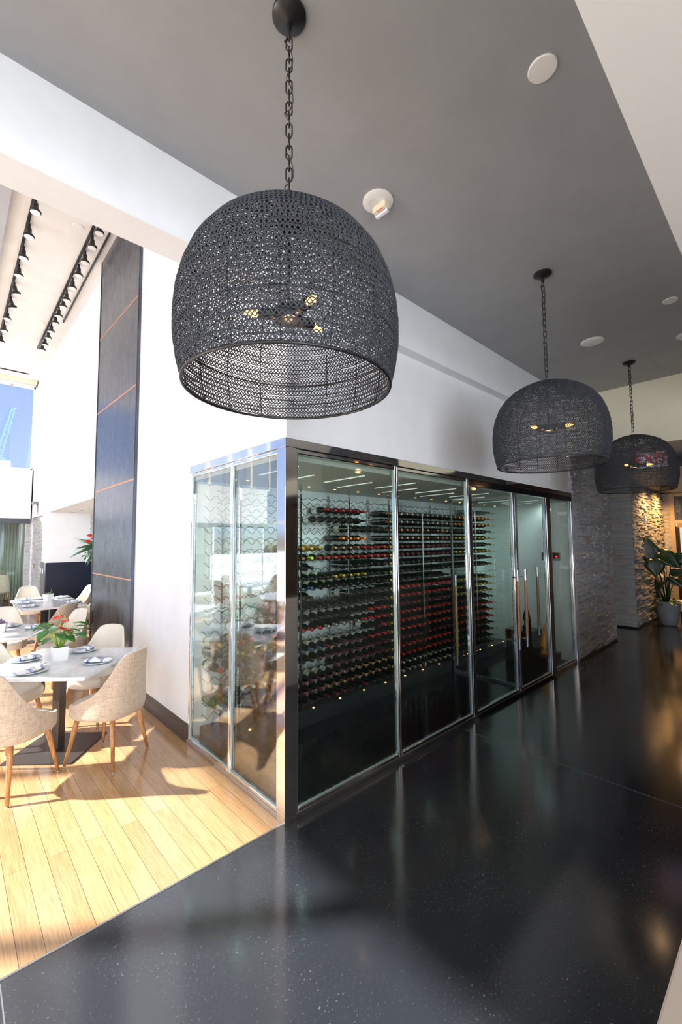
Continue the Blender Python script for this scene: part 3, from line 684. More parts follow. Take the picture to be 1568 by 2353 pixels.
for key, q in bulk.items():
    o_ = len(vs); vs += q.v; fs += [tuple(i + o_ for i in f) for f in q.f]; mi += [len(mats)] * len(q.f); mats.append(M['bt'] if key == 'bt' else CAPS[key])
me = bpy.data.meshes.new('wine_bottles'); me.from_pydata(vs, [], fs)
for q in mats: me.materials.append(q)
me.polygons.foreach_set('material_index', mi); me.polygons.foreach_set('use_smooth', [True] * len(fs))
o = bpy.data.objects.new('wine_bottles', me); COL.objects.link(o)
tag(o, 'mass of further wine bottles in the far racks of the cellar', 'wine bottles', None, 'stuff')

# ================================================================== PENDANTS
PROF = [(.385, 2.38), (.402, 2.45), (.414, 2.53), (.415, 2.61), (.408, 2.69), (.392, 2.76), (.362, 2.835), (.316, 2.9), (.262, 2.948), (.2, 2.985), (.12, 3.018), (.045, 3.032)]
def build_shade():
    P = np.array(PROF); seg = np.r_[0, np.cumsum(np.hypot(*np.diff(P, axis=0).T))]
    L = seg[-1]
    def at(s): return np.interp(s, seg, P[:, 0]), np.interp(s, seg, P[:, 1])
    V = []; F = []; base = 0; rs = np.random.RandomState(3); row = .0222; K = 4
    nrow = int(L / row)
    for i in range(nrow):
        s0 = (i + .6) * row
        r0, z0 = at(s0); per = max(8, int(round(2 * PI * r0 / .046))); npt = per * 10
        a = np.linspace(0, 2 * PI, npt, endpoint=False)
        wob = .0022 * np.sin(3 * a + rs.uniform(0, 6)) + .0018 * np.sin(7 * a + rs.uniform(0, 6)) + .0012 * np.sin(17 * a + rs.uniform(0, 6))
        pj = .35 * np.sin(5 * a + rs.uniform(0, 6)) + .25 * np.sin(11 * a + rs.uniform(0, 6))
        for kx in range(3):
            ph = per * a + kx * 2 * PI / 3 + pj
            ss = np.clip(s0 + wob + .0105 * np.sin(ph), 0, L)
            rr, zz = at(ss); off = .0028 * np.cos(2 * ph)
            # outward normal of the profile
            r2, z2 = at(np.clip(ss + .01, 0, L)); r1, z1 = at(np.clip(ss - .01, 0, L))
            tr, tz = r2 - r1, z2 - z1; ln = np.hypot(tr, tz) + 1e-9; nr, nz = tz / ln, -tr / ln
            c = np.stack([(rr + nr * off) * np.cos(a), (rr + nr * off) * np.sin(a), zz + nz * off], 1)
            t = np.roll(c, -1, 0) - np.roll(c, 1, 0); t /= np.linalg.norm(t, axis=1)[:, None]
            nn = np.stack([nr * np.cos(a), nr * np.sin(a), nz], 1); nn -= t * (nn * t).sum(1)[:, None]; nn /= np.linalg.norm(nn, axis=1)[:, None]
            w = np.cross(t, nn)
            ring = []
            for j in range(K):
                an = PI / 4 + 2 * PI * j / K
                ring.append(c + nn * (.0018 * math.cos(an)) + w * (.0024 * math.sin(an)))
            vv = np.stack(ring, 1).reshape(-1, 3); V.append(vv)
            idx = np.arange(npt); nx = (idx + 1) % npt
            for j in range(K):
                j2 = (j + 1) % K
                F.append(np.stack([base + idx * K + j, base + idx * K + j2, base + nx * K + j2, base + nx * K + j], 1))
            base += npt * K
    V = np.concatenate(V).astype(np.float32); F = np.concatenate(F).astype(np.int32)
    me = bpy.data.meshes.new('lamp_shade'); me.vertices.add(len(V)); me.vertices.foreach_set('co', V.ravel())
    me.loops.add(F.size); me.loops.foreach_set('vertex_index', F.ravel())
    me.polygons.add(len(F)); me.polygons.foreach_set('loop_start', np.arange(0, F.size, 4, dtype=np.int32)); me.polygons.foreach_set('loop_total', np.full(len(F), 4, np.int32))
    me.polygons.foreach_set('use_smooth', np.ones(len(F), bool)); me.update(); me.validate(); me.materials.append(M['rope']); return me
def ring(q, r, z, rad, n=72, k=8): q.tube([(r * math.cos(2 * PI * i / n), r * math.sin(2 * PI * i / n), z) for i in range(n)], rad, k, closed=True)
def link(L=.058, w=.024, r=.0032):
    pts = []
    h = L / 2 - w / 2
    for i in range(9): a = PI * i / 8; pts.append((w / 2 * math.cos(a), 0, h + w / 2 * math.sin(a)))
    for i in range(9): a = PI + PI * i / 8; pts.append((w / 2 * math.cos(a), 0, -h + w / 2 * math.sin(a)))
    return MB().tube(pts, r, 8, closed=True)
def pendant():
    t = thing('pendant_lamp', 'largest black woven rope dome pendant, nearest, hanging in front of the beam', 'pendant lamp', (-.74, -1.055, 0), 0, 'woven rope pendants over the black floor')
    o = bpy.data.objects.new('lamp_shade', build_shade()); COL.objects.link(o); o.parent = t
    q = MB(); ring(q, .385, 2.378, .0055); q.obj('bottom_ring', 'black', t, smooth=True)
    q = MB(); ring(q, .402, 2.54, .003); q.obj('inner_hoop', 'black', t, smooth=True)
    q = MB(); q.lathe([(.05, 3.03), (.05, 3.038), (.012, 3.044)], 24); q.obj('top_plate', 'black', t)
    for i in range(16):
        a = 2 * PI * i / 16 + .1
        MB().tube([((r - .006) * math.cos(a), (r - .006) * math.sin(a), z) for r, z in PROF], .0022, 6).obj('frame_wire', 'black', t, smooth=True)
    MB().lathe([(.068, 3.93), (.068, 3.918), (.055, 3.908), (.03, 3.9), (.012, 3.892), (.012, 3.87), (.004, 3.868)][::-1], 32).obj('canopy', 'black', t, auto=35)
    me = link().mesh('chain_link', 'black', True)
    z = 3.848; k = 0
    while z > 3.06:
        o = bpy.data.objects.new('chain_link', me); COL.objects.link(o); o.parent = t; o.location = (0, 0, z); o.rotation_euler = (0, 0, .85 + (PI / 2 if k % 2 else 0)); z -= .0465; k += 1
    n = 80
    MB().tube([(.014 * math.cos(i * .42) * (1 + .5 * math.sin(i * .23)), .014 * math.sin(i * .42), 3.87 - i * .83 / n) for i in range(n + 1)], .0022, 5).obj('cord', mat('brown_cord', (.05, .03, .02), .5), t, smooth=True)
    MB().tube([(0, 0, 3.04), (0, 0, 2.68)], .006, 8).obj('stem', 'black', t, smooth=True)
    hb = MB().lathe([(.01, 2.70), (.05, 2.695), (.055, 2.66), (.05, 2.645), (.01, 2.64)][::-1], 28).obj('lamp_hub', 'black', t, auto=35)
    aw = math.atan2(-1.29, -.93)
    for dg in (35, -88, 127):
        a = aw - math.radians(dg) * -1
        dr = Vector((math.cos(a), math.sin(a), 0))
        MB().tube([dr * .04 + Vector((0, 0, 2.668)), dr * .115 + Vector((0, 0, 2.668))], .021, 12).obj('lamp_socket', 'black', t, smooth=True)
        mtx = Matrix.Translation(dr * .11 + Vector((0, 0, 2.668))) @ dr.to_track_quat('Z', 'Y').to_matrix().to_4x4()
        MB().lathe([(.006, 0), (.011, .012), (.0135, .03), (.009, .05), (.002, .062)], 12, mtx).obj('bulb', 'bulb', t, smooth=True)
    return t
pl = pendant()
dup(pl, (1.75, -1.055, 0), .12, 'middle black woven rope pendant, hanging before the wall above the cellar doors')
dup(pl, (4.29, -1.055, 0), .2, 'farthest black woven rope pendant, at the cream end wall with the exit sign behind')

# ------------------------------------------------------------------ ceiling fittings
def disc(name, label, cat, x, y, r, z=3.93, m='white_plastic', ringed=False):
    t = thing(name, label, cat, (x, y, z))
    MB().lathe([(r * .98, 0), (r, -.004), (r * .94, -.009), (r * .3, -.011)][::-1], 36).obj('cover', m, t, auto=40)
    if ringed:
        q = MB(); ring(q, r * .82, -.010, .0015, 40, 6); q.obj('ring', m, t, smooth=True)
    return t
disc('ceiling_cover', 'round white cover plate in the grey ceiling above the nearest pendant chain shadow', 'cover plate', .22, -1.67, .062)
disc('ceiling_cover', 'small round white cover plate in the grey ceiling above the farthest pendant', 'cover plate', 2.99, -1.67, .058)
disc('ceiling_speaker', 'round white ceiling speaker between the middle and far pendants', 'speaker', 3.35, -.937, .115, ringed=True)
def strobe(x, y, rz, label):
    t = thing('fire_strobe', label, 'fire alarm', (x, y, 3.93), rz)
    MB().lathe([(.095, 0), (.096, -.008), (.086, -.013), (.03, -.014)][::-1], 40).obj('base_plate', 'white_plastic', t, auto=40)
    q = MB()
    for i in range(1, 5):
        for j in range(i * 7):
            a = 2 * PI * j / (i * 7); q.lathe([(.0016, -.0155), (.0016, -.013)], 6, Matrix.Translation((.02 + i * .008 * math.cos(a), .015 + i * .008 * math.sin(a), 0)))
    q.obj('speaker_grille', mat('grille_holes', (.45, .42, .4), .6), t)
    B(-.052, .052, -.055, -.005, -.05, -.013).obj('strobe_box', 'cream_plastic', t, bevel=.004)
    text('FIRE', .026, 'orangetext', t, (0, -.018, -.0505), (PI, 0, PI), ext=.0006)
    MB().lathe([(.018, -.048), (.018, .048)], 14, Matrix.Translation((0, -.045, -.052)) @ Matrix.Rotation(PI / 2, 4, 'Y')).obj('strobe_lens', mat('strobe_reflector', (.8, .82, .85), .1, .8), t, auto=40)
strobe(.227, -.66, math.radians(92), 'white round fire alarm with strobe and FIRE lettering beside the nearest pendant')
strobe(3.93, -1.66, math.radians(92), 'white round fire strobe cut by the right picture edge')
# exit sign
t = thing('exit_sign', 'hanging white exit sign with red letters seen through the farthest pendant', 'exit sign', (5.9, -.92, 2.98), math.radians(0))
B(-.02, .02, -.19, .19, -.13, .12).obj('housing', mat('exit_face', (.8, .85, .95), .4, emit=(.7, .8, 1), estr=.5), t, bevel=.004)
text('EXIT', .2, 'redtext', t, (-.022, 0, -.01), (PI / 2, 0, -PI / 2), ext=.001)
B(-.01, .01, -.1, .1, .115, .15).obj('mount', 'white_plastic', t)

# ------------------------------------------------------------------ track lights
def head_mesh():
    a = MB().lathe([(.028, 0), (.03, -.005), (.032, -.07), (.05, -.085), (.062, -.1), (.066, -.108), (.066, -.122), (.058, -.13)][::-1], 24).mesh('lamp_body', 'black'); a.polygons.foreach_set('use_smooth', [True] * len(a.polygons)); a.set_sharp_from_angle(angle=.6)
    return a
HM = head_mesh(); LW = MB().lathe([(.055, -.131), (.054, -.1285)], 24).mesh('lens', 'lenswarm'); LO = MB().lathe([(.055, -.131), (.054, -.1285)], 24).mesh('lens', 'lensoff')
ADM = B(-.012, .012, -.02, .02, -.004, .06).mesh('adapter', 'black')
def track(x, y0, y1, label):
    t = thing('light_track', label, 'light track'); B(x - .018, x + .018, y0, y1, 6.275, 6.3).obj('rail', 'black', t); B(x - .02, x + .02, y1, y1 + .05, 6.272, 6.3).obj('end_feed', 'black', t); return t
track(-1.03, 1.0, 9.6, 'long black light track on the white ceiling, the one with lit lamps')
track(-.33, 1.0, 9.3, 'black light track on the white ceiling nearer the wall')
tb = thing('light_bar', 'thin black bar on the ceiling between the second track and the wall', 'light bar'); B(-.14, -.118, 1.0, 7.6, 6.27, 6.3).obj('rail', 'black', tb)
tb = thing('light_bar', 'short black track across the ceiling in front of the far window', 'light bar'); B(-2.6, -.28, 11.33, 11.36, 6.275, 6.3).obj('rail', 'black', tb)
for xx, ys, ln, wd in ((-1.01, [4.18, 4.78, 5.39, 5.96, 6.6, 7.18, 7.76, 8.38, 9.03], LW, 'lit warm'), (-.30, [4.05, 4.44, 4.89, 5.32, 5.78, 6.27, 6.56, 6.99, 7.34, 7.79, 8.16, 8.56, 8.91], LO, 'unlit')):
    for i, y in enumerate(ys):
        nm = ('black track lamp with %s lens, %s along its track counted from the beam' % (wd, ORD[i]))
        t = thing('track_lamp', nm, 'track light', (xx, y, 6.22), 0, 'spot lamps on the dining room tracks')
        tilt = (0, 0, 0) if i not in (4, 5) or ln is LO else (.25, -.3, 0)
        for me, n_ in ((HM, 'lamp_body'), (ln, 'lens')):
            o = bpy.data.objects.new(n_, me); COL.objects.link(o); o.parent = t; o.rotation_euler = tilt
        o = bpy.data.objects.new('adapter', ADM); COL.objects.link(o); o.parent = t
disc('recessed_light', 'round flush light in the white ceiling between the two tracks, nearer one', 'ceiling light', -.49, 4.4, .07, 6.3)
disc('recessed_light', 'round flush light in the white ceiling between the two tracks, farther one', 'ceiling light', -.46, 7.94, .07, 6.3)
disc('sprinkler_cover', 'small round white cover near the blind, high on the ceiling', 'cover plate', -.45, 11.1, .05, 6.3)
for x, y, w_ in ((.44, 9.1, 'farthest'), (.45, 8.3, 'middle'), (.48, 7.65, 'nearest')): disc('recessed_light', 'round recessed light in the low alcove ceiling, %s of three' % w_, 'ceiling light', x, y, .05, 2.51, 'steel')

# ================================================================== DINING FURNITURE
def se(th, a, b_, n=2.8):
    c, s_ = math.cos(th), math.sin(th); return (a * math.copysign(abs(s_) ** (2 / n), s_), b_ * math.copysign(abs(c) ** (2 / n), c))
def ztop(th):
    d_ = abs(math.degrees(th))
    if d_ < 30: return .905 - .012 * (d_ / 30) ** 2
    if d_ < 48: return .893 - .05 * ((d_ - 30) / 18) ** 2
    if d_ < 118:
        u = (d_ - 48) / 70; s_ = u * u * (3 - 2 * u); return .843 + (.495 - .843) * (1 - (1 - u) ** 1.9) if u < 1 else .495
    return .495 - .012 * min(1, (d_ - 118) / 50)
def shell_pt(th, z, off):
    x, y = se(th, .262 - off, .258 - off)
    h = max(0, (z - .46) / .45)
    x *= 1 - .30 * h ** 1.3
    if y > 0: y = y - .012 * h + .055 * h * h * (1 if y > .1 else y / .1)
    return x, y
def build_chair():
    t = thing('dining_chair', 'x', 'chair')
    T = [math.radians(a) for a in np.linspace(-132, 132, 49)]
    out = MB(); rows = []
    for kx in (0.0, .45, .8): 
        rows.append([(shell_pt(th, .4, 0)[0] * (.12 + .88 * kx), shell_pt(th, .4, 0)[1] * (.12 + .88 * kx), .372 + .006 * kx ** 4) for th in T])
    for u in np.linspace(0, 1, 13):
        r_ = []
        for th in T:
            z = .388 + (ztop(th) - .388) * u; x, y = shell_pt(th, z, .012 * (1 - min(1, u * 6)) ** 2); r_.append((x, y, z))
        rows.append(r_)
    out.grid(rows); o = out.obj('shell', 'linen', t, smooth=True)
    inn = MB(); rows = [rows[-1]]
    r0 = rows[0]
    rows.append([(x + (shell_pt(th, ztop(th), .010)[0] - x), shell_pt(th, ztop(th), .010)[1], ztop(th) + .006) for (x, y, z), th in zip(r0, T)])
    for u in np.linspace(1, 0, 11):
        r_ = []
        for th in T:
            z = .44 + (ztop(th) - .44) * u; of = .026 if u < .97 else .022; x, y = shell_pt(th, z, of); r_.append((x, y, z))
        rows.append(r_)
    inn.grid(rows); inn.obj('lining', 'vinyl', t, smooth=True)
    st = MB(); rows = []
    for s_, z in ((.05, .376), (.8, .376), (.96, .384), (1.0, .41), (1.0, .455), (.97, .475), (.85, .485), (.5, .49), (.05, .49)):
        rows.append([(se(a, .238 * s_, .24 * s_)[0], se(a, .238 * s_, .24 * s_)[1] - .016, z) for a in [2 * PI * i / 48 for i in range(49)]])
    st.grid(rows); st.obj('seat', 'vinyl', t, smooth=True, fix=True)
    for sx in (-1, 1):
        for sy in (-1, 1):
            a = Vector((sx * .15, sy * .16, .385)); b_ = Vector((sx * .208, sy * .225, .008))
            lg = MB().tube([a, a.lerp(b_, .25), b_], [.020, .0195, .0115], 12).obj('leg', 'legwood', t, smooth=True)
            MB().tube([b_, b_ - Vector((0, 0, .008))], [.011, .011], 10).obj('glide', 'steel', lg, smooth=True)
    return t
CH = build_chair()
def rz_back(dx, dy): return math.atan2(-dx, dy)     # local +Y is the back of the chair
G1 = 'linen chairs around the square marble table with red anthurium'
CH.location = (-.607, 1.717, 0); CH.rotation_euler = (0, 0, rz_back(.58, -.81)); CH['label'] = 'linen-backed chair beside the white wall baseboard, drawn up to the anthurium table'; CH['group'] = G1
dup(CH, (-1.262, 1.745, 0), rz_back(-.757, -.654), 'linen and cream dining chair cut by the left picture edge, nearest of all chairs', G1)
dup(CH, (-.50, 2.66, 0), rz_back(.757, .654), 'cream-fronted dining chair tucked in before the steel column at the anthurium table', G1)
dup(CH, (-1.22, 2.62, 0), rz_back(-.66, .75), 'cream seat tucked under the far left side of the anthurium table', G1)
G2 = 'linen chairs around the round marble table'
dup(CH, (-.52, 4.30, 0), rz_back(.9, .35), 'linen-backed chair standing side-on behind the anthurium, near the column', G2)
dup(CH, (-.42, 5.35, 0), rz_back(.45, -.75), 'beige linen-backed chair with its back to us, between round and far tables', G2)
dup(CH, (-1.06, 5.08, 0), rz_back(.05, .95), 'cream chair facing us across the round marble table', G2)
G3 = 'chairs around the far rectangular marble table'
dup(CH, (-.40, 8.45, 0), rz_back(.02, 1), 'cream chair facing us at the far end of the rectangular table', G3)
dup(CH, (.36, 8.0, 0), rz_back(.98, .15), 'grey-looking chair in the alcove by the navy wainscot, farther of two', G3)
dup(CH, (.40, 7.0, 0), rz_back(.95, .1), 'bright cream chair in the alcove half hidden by the steel column', G3)
# table builder
TABLES = []
def rot2(p, a): return (p[0] * math.cos(a) - p[1] * math.sin(a), p[0] * math.sin(a) + p[1] * math.cos(a))
def rounded(hx, hy, r, n=5):
    pts = []
    for cx, cy_, a0 in ((hx - r, hy - r, 0), (-hx + r, hy - r, PI / 2), (-hx + r, -hy + r, PI), (hx - r, -hy + r, 3 * PI / 2)):
        for i in range(n + 1): a = a0 + PI / 2 * i / n; pts.append((cx + r * math.cos(a), cy_ + r * math.sin(a)))
    return pts
t = thing('dining_table', 'square white marble table set for four, with red anthurium centrepiece', 'dining table', (-.885, 2.195, 0), math.radians(49))
MB().prism(rounded(.475, .475, .015), .722, .75).obj('table_top', 'marble', t, bevel=.003)
B(-.05, .05, -.03, .03, .012, .722).obj('pedestal', 'pedestal', t, bevel=.003); B(-.15, .15, -.15, .15, .712, .722).obj('mount_plate', 'pedestal', t)
B(-.285, .285, -.285, .285, 0, .012).obj('base_plate', mat('dark_base_plate', (.07, .062, .06), .35, .6), t, bevel=.002)
t = thing('dining_table', 'round white marble table with purple succulent centrepiece at the left edge', 'dining table', (-1.15, 4.15, 0))
MB().lathe([(.53, .722), (.535, .73), (.535, .745), (.532, .75)], 64).obj('table_top', 'marble', t, auto=40)
B(-.045, .045, -.045, .045, .012, .722).obj('pedestal', 'pedestal', t, bevel=.003); B(-.28, .28, -.28, .28, 0, .012).obj('base_plate', 'pedestal', t)
t = thing('dining_table', 'far rectangular white marble table set for six, green succulent planter on it', 'dining table', (-.32, 6.85, 0))
MB().prism(rounded(.46, .82, .012), .722, .75).obj('table_top', 'marble', t, bevel=.003)
for sy, ped in ((-.45, 'pedestal'), (.45, 'pedestal')):
    B(-.035, .035, sy - .05, sy + .05, .012, .722).obj(ped, 'black', t); B(-.25, .25, sy - .12, sy + .12, 0, .012).obj('base_plate', 'black', t)
# further tables seen in the glass reflections, placed to block sun off the floor
gt = [o for o in COL.objects if o.name == 'dining_table'][0]
for i, (x, y, w_) in enumerate(((-3.5, 3.0, 'west of the anthurium table'), (-3.1, 4.6, 'west of the round table'), (-4.0, 7.2, 'in the far part of the dining room'))):
    dup(gt, (x, y, 0), .8 + i * .3, 'square marble table %s' % w_, 'further marble tables of the dining room')
    for j in range(4):
        a = .8 + i * .3 + j * PI / 2; dup(CH, (x + .72 * math.cos(a), y + .72 * math.sin(a), 0), rz_back(math.cos(a), math.sin(a)), 'linen chair %s the square table %s' % (('in front of', 'right of', 'behind', 'left of')[j], w_), 'chairs at the further tables')
# place settings
def napkin():
    q = MB(); n, mm = 25, 11; rows = []
    for j in range(mm):
        v_ = j / (mm - 1) * 2 - 1; r_ = []
        for i in range(n):
            u = i / (n - 1) * 2 - 1
            e = max(0, 1 - abs(v_) ** 4) * max(0, 1 - abs(u) ** 6)
            z = .004 + .016 * e ** .5 * (1 + .25 * math.sin(u * 5 + v_ * 2)) + .003 * math.sin(9 * u + 3 * v_)
            r_.append((u * .112, v_ * .052 * (1 - .18 * u * u + .1 * u), z * 1.25))
        rows.append(r_)
    q.grid(rows); b_ = [[(x, y, .001) for x, y, z in r_] for r_ in rows]; q.grid([r_[::-1] for r_ in b_])
    return q.mesh('napkin', 'napkin', True)
NAP = napkin()
PLM = MB().lathe([(.02, .0), (.085, .0), (.118, .012), (.127, .018), (.125, .0205), (.115, .0165), (.084, .006), (.01, .006)], 40).mesh('plate', 'plate', True)
def forkm():
    q = B(-.004, .004, -.10, .045, .0, .0022)
    q.box(-.010, .010, .045, .06, 0, .0022)
    for i in range(4): q.box(-.0105 + i * .0058, -.0075 + i * .0058, .06, .10, 0, .0018)
    return q.mesh('fork', 'cutlery')
FKM = forkm()
KNM = MB().box(-.005, .005, -.11, -.01, 0, .004).prism([(-.007, -.01), (.006, -.01), (.009, .05), (.004, .108), (-.006, .11)], .0, .0018).mesh('knife', 'cutlery')
def put(me, name, loc, rz, label, cat, group, tilt=0):
    o = bpy.data.objects.new(name, me); COL.objects.link(o); o.location = loc; o.rotation_euler = (tilt, 0, rz); return tag(o, label, cat, group)
def setting(x, y, a, where, cut=1):
    put(PLM, 'plate', (x, y, .75), a, 'grey stoneware plate %s' % where, 'plate', 'plates on the dining tables')
    put(NAP, 'napkin', (x, y, .762), a, 'blue-striped napkin %s' % where, 'napkin', 'striped napkins on the plates')
    if cut:
        for me, nm, s_ in ((FKM, 'fork', .012), (KNM, 'knife', -.014)):
            ox = -s_ * math.sin(a) + .045 * math.cos(a); oy = s_ * math.cos(a) + .045 * math.sin(a)
            put(me, nm, (x + ox, y + oy, .787), a - PI / 2 + (.12 if s_ > 0 else -.1), 'steel %s in the napkin %s' % (nm, where), nm, 'cutlery on the napkins')
dr = math.radians
setting(-1.125, 1.985, dr(45), 'nearest the left chair, anthurium table')
setting(-.655, 1.925, dr(135), 'beside the wall-side chair, anthurium table')
setting(-.645, 2.46, dr(-130), 'nearest the steel column, anthurium table')
setting(-1.115, 2.45, dr(20), 'far left of the anthurium table')
setting(-.82, 4.17, dr(10), 'on the round table behind the anthurium', 1)
setting(-1.06, 4.53, dr(80), 'on the far side of the round table', 0)
setting(-.62, 7.45, dr(10), 'at the far left of the rectangular table', 0)
setting(-.62, 6.95, dr(10), 'on the left side of the rectangular table, middle', 1)
setting(-.62, 6.4, dr(10), 'at the near left of the rectangular table', 1)
setting(-.36, 7.5, dr(90), 'at the far end of the rectangular table', 0)
setting(-.0, 7.4, dr(170), 'at the far right of the rectangular table', 0)
setting(.01, 6.45, dr(170), 'at the near right of the rectangular table', 0)
# leaves
def leaf_mesh(L, Wd, heart=.25, droop=.3, fold=.12, n=9, tip=1.6):
    q = MB(); rows = []
    for i in range(n + 1):
        u = i / n
        w_ = Wd * (math.sin(PI * min(1, u ** .62 * 1.0)) ** .8) * (1 - .15 * u) if 0 < u < 1 else 0
        if heart and u < .15: w_ = max(w_, Wd * .55 * (1 if u > .01 else .5))
        back = -heart * L * max(0, .15 - u) / .15
        z = -droop * L * u ** tip
        r_ = []
        for v_ in (-1, -.5, 0, .5, 1):
            r_.append((v_ * w_, L * u + back * abs(v_), z + fold * w_ * abs(v_) ** 1.3))
        rows.append(r_)
    q.grid(rows); return q
def place_leaf(parent, q, base, az, pitch, m, name='leaf', roll=0, th=.0008):
    o = q.obj(name, m, parent, smooth=True); o.location = base
    o.rotation_mode = 'ZXY'; o.rotation_euler = (pitch, roll, az - PI / 2)
    s_ = o.modifiers.new('thickness', 'SOLIDIFY'); s_.thickness = th; return o
def hexpot(t, r, h, n, m='pot', a0=0, taper=.9, name='pot'):
    pts = [(r * math.cos(a0 + 2 * PI * i / n), r * math.sin(a0 + 2 * PI * i / n)) for i in range(n)]
    q = MB(); lo = [(x * taper, y * taper, 0) for x, y in pts]; hi = [(x, y, h) for x, y in pts]; hin = [(x * .93, y * .93, h) for x, y in pts]; lin = [(x * .9, y * .9, h - .015) for x, y in pts]
    q.add(lo + hi + hin + lin, [tuple(range(n))[::-1]] + [(i, (i + 1) % n, (i + 1) % n + n, i + n) for i in range(n)] + [(i + n, (i + 1) % n + n, (i + 1) % n + 2 * n, i + 2 * n) for i in range(n)] + [(i + 2 * n, (i + 1) % n + 2 * n, (i + 1) % n + 3 * n, i + 3 * n) for i in range(n)])
    q.obj(name, m, t)
    s_ = MB(); s_.add(lin, [tuple(range(n))]); r = random.Random(4)
    for i in range(40):
        a = r.uniform(0, 2 * PI); d_ = r.uniform(0, r_in := r_r(r, .75))
        s_.lathe([(.004, 0), (.007, .004), (.003, .009)], 5, Matrix.Translation((d_ * math.cos(a), d_ * math.sin(a), h - .017)))
    s_.obj('soil', 'soil', t)
def r_r(r, k): return .05 * k
t = thing('potted_anthurium', 'red anthurium in a white square pot in the middle of the near table', 'potted plant', (-.885, 2.262, .75), math.radians(3)); t.scale = (1.08, 1.08, 1.12)
hexpot(t, .074, .105, 4, a0=PI / 4, taper=.93)
rl = random.Random(21)
for i in range(20):
    az = i * 2.4 + rl.uniform(-.3, .3); hgt = rl.uniform(.06, .2); out_ = rl.uniform(.06, .17)
    e = Vector((out_ * math.cos(az), out_ * math.sin(az), .1 + hgt)); b_ = Vector((.015 * math.cos(az), .015 * math.sin(az), .095))
    mid = b_.lerp(e, .5) + Vector((0, 0, .035))
    MB().tube([b_, mid, e], [.0028, .0024, .002], 6).obj('stem', 'stem', t, smooth=True)
    place_leaf(t, leaf_mesh(rl.uniform(.10, .135), rl.uniform(.034, .046), .3, .35), e, az + rl.uniform(-.4, .4), rl.uniform(-.35, .1), 'leaf')
for az, ln_, hh in ((1.0, .01, .30), (-.6, .04, .265), (3.6, .04, .215), (-.9, .075, .195)):
    e = Vector((ln_ * math.cos(az), ln_ * math.sin(az), .1 + hh - .06))
    MB().tube([(0, 0, .095), (e.x * .4, e.y * .4, .1 + (hh - .06) * .6), e], .0024, 6).obj('stem', 'stem', t, smooth=True)
    f_ = place_leaf(t, leaf_mesh(.075, .032, .35, .1, .2), e, az + 2.4, .25, 'red', 'spathe')
    MB().tube([(0, .008, .002), (0, .02, .02), (0, .028, .042)], [.0035, .004, .002], 8).obj('spadix', 'yellow', f_, smooth=True)
t = thing('potted_succulent', 'purple rosette succulent in a white angular pot on the round table', 'potted plant', (-1.175, 4.215, .75), .2)
hexpot(t, .085, .1, 6, taper=.8)
for rg, (n_, L_, p_) in enumerate(((9, .075, .15), (8, .06, .6), (6, .045, 1.0))):
    for i in range(n_): place_leaf(t, leaf_mesh(L_, .016, 0, -.1, .3, 6), (0, 0, .1 + rg * .008), 2 * PI * i / n_ + rg, p_, 'succ', 'rosette_leaf', 0, .004)
t = thing('potted_succulent', 'green succulents in a white hexagonal pot on the far rectangular table', 'potted plant', (-.27, 7.13, .75), .3)
hexpot(t, .10, .12, 6, taper=.75)
for cx, cy_, m_, n_ in ((.03, .02, 'succg', 12), (-.035, -.01, 'yellow', 8), (-.01, -.04, 'succg', 9)):
    for i in range(n_): place_leaf(t, leaf_mesh(.05, .009, 0, -.1, .3, 5), (cx, cy_, .115), 2 * PI * i / n_, .6 if i % 2 else 1.0, m_ if m_ != 'yellow' else 'succg', 'rosette_leaf', 0, .003)
MB().tube([(.04, 0, .12), (.05, .01, .17), (.06, 0, .22)], .003, 6).obj('flower_stalk', 'succg', t, smooth=True)
# wall planter in alcove
t = thing('wall_planter', 'hanging dark wall planter with staghorn leaves, red anthurium and trailing vine in the alcove', 'wall planter', (.74, 8.1, 1.66))
MB().lathe([(.05, -.16), (.085, -.12), (.10, .06), (.105, .08), (.095, .08)], 20).obj('pot', 'navy', t, smooth=True)
rl = random.Random(9)
for i in range(14):
    az = rl.uniform(PI * .7, PI * 1.6); pt_ = rl.uniform(.1, 1.2)
    place_leaf(t, leaf_mesh(rl.uniform(.38, .62), rl.uniform(.035, .06), 0, .25, .2, 10, 2), (-.02, 0, .08), az, pt_, 'leafgrey', 'frond', rl.uniform(-.5, .5), .002)
for i in range(12):
    az = rl.uniform(0, 2 * PI); place_leaf(t, leaf_mesh(.16, .045, .2, .5), (rl.uniform(-.08, .05), rl.uniform(-.1, .1), rl.uniform(.05, .25)), az, rl.uniform(-.5, .6), 'leaf')
for p in ((-.12, .0, .3), (-.16, -.02, .18), (-.05, -.1, .24)): place_leaf(t, leaf_mesh(.11, .045, .3, .1), p, PI, .8, 'red', 'spathe')
for k in range(3):
    pts = [(-.08 - .05 * k, -.05 + .07 * k, .08)] + [(-.11 - .06 * k + .02 * math.sin(i), -.05 + .07 * k + .02 * math.cos(i * 2), .05 - .06 * i) for i in range(1, 6 - k)]
    MB().tube(pts, .003, 5).obj('vine', 'stem', t, smooth=True)
    for p in pts[1:]: place_leaf(t, leaf_mesh(.07, .028, .3, .3), p, rl.uniform(0, 6), -.4, 'leaf', 'vine_leaf')

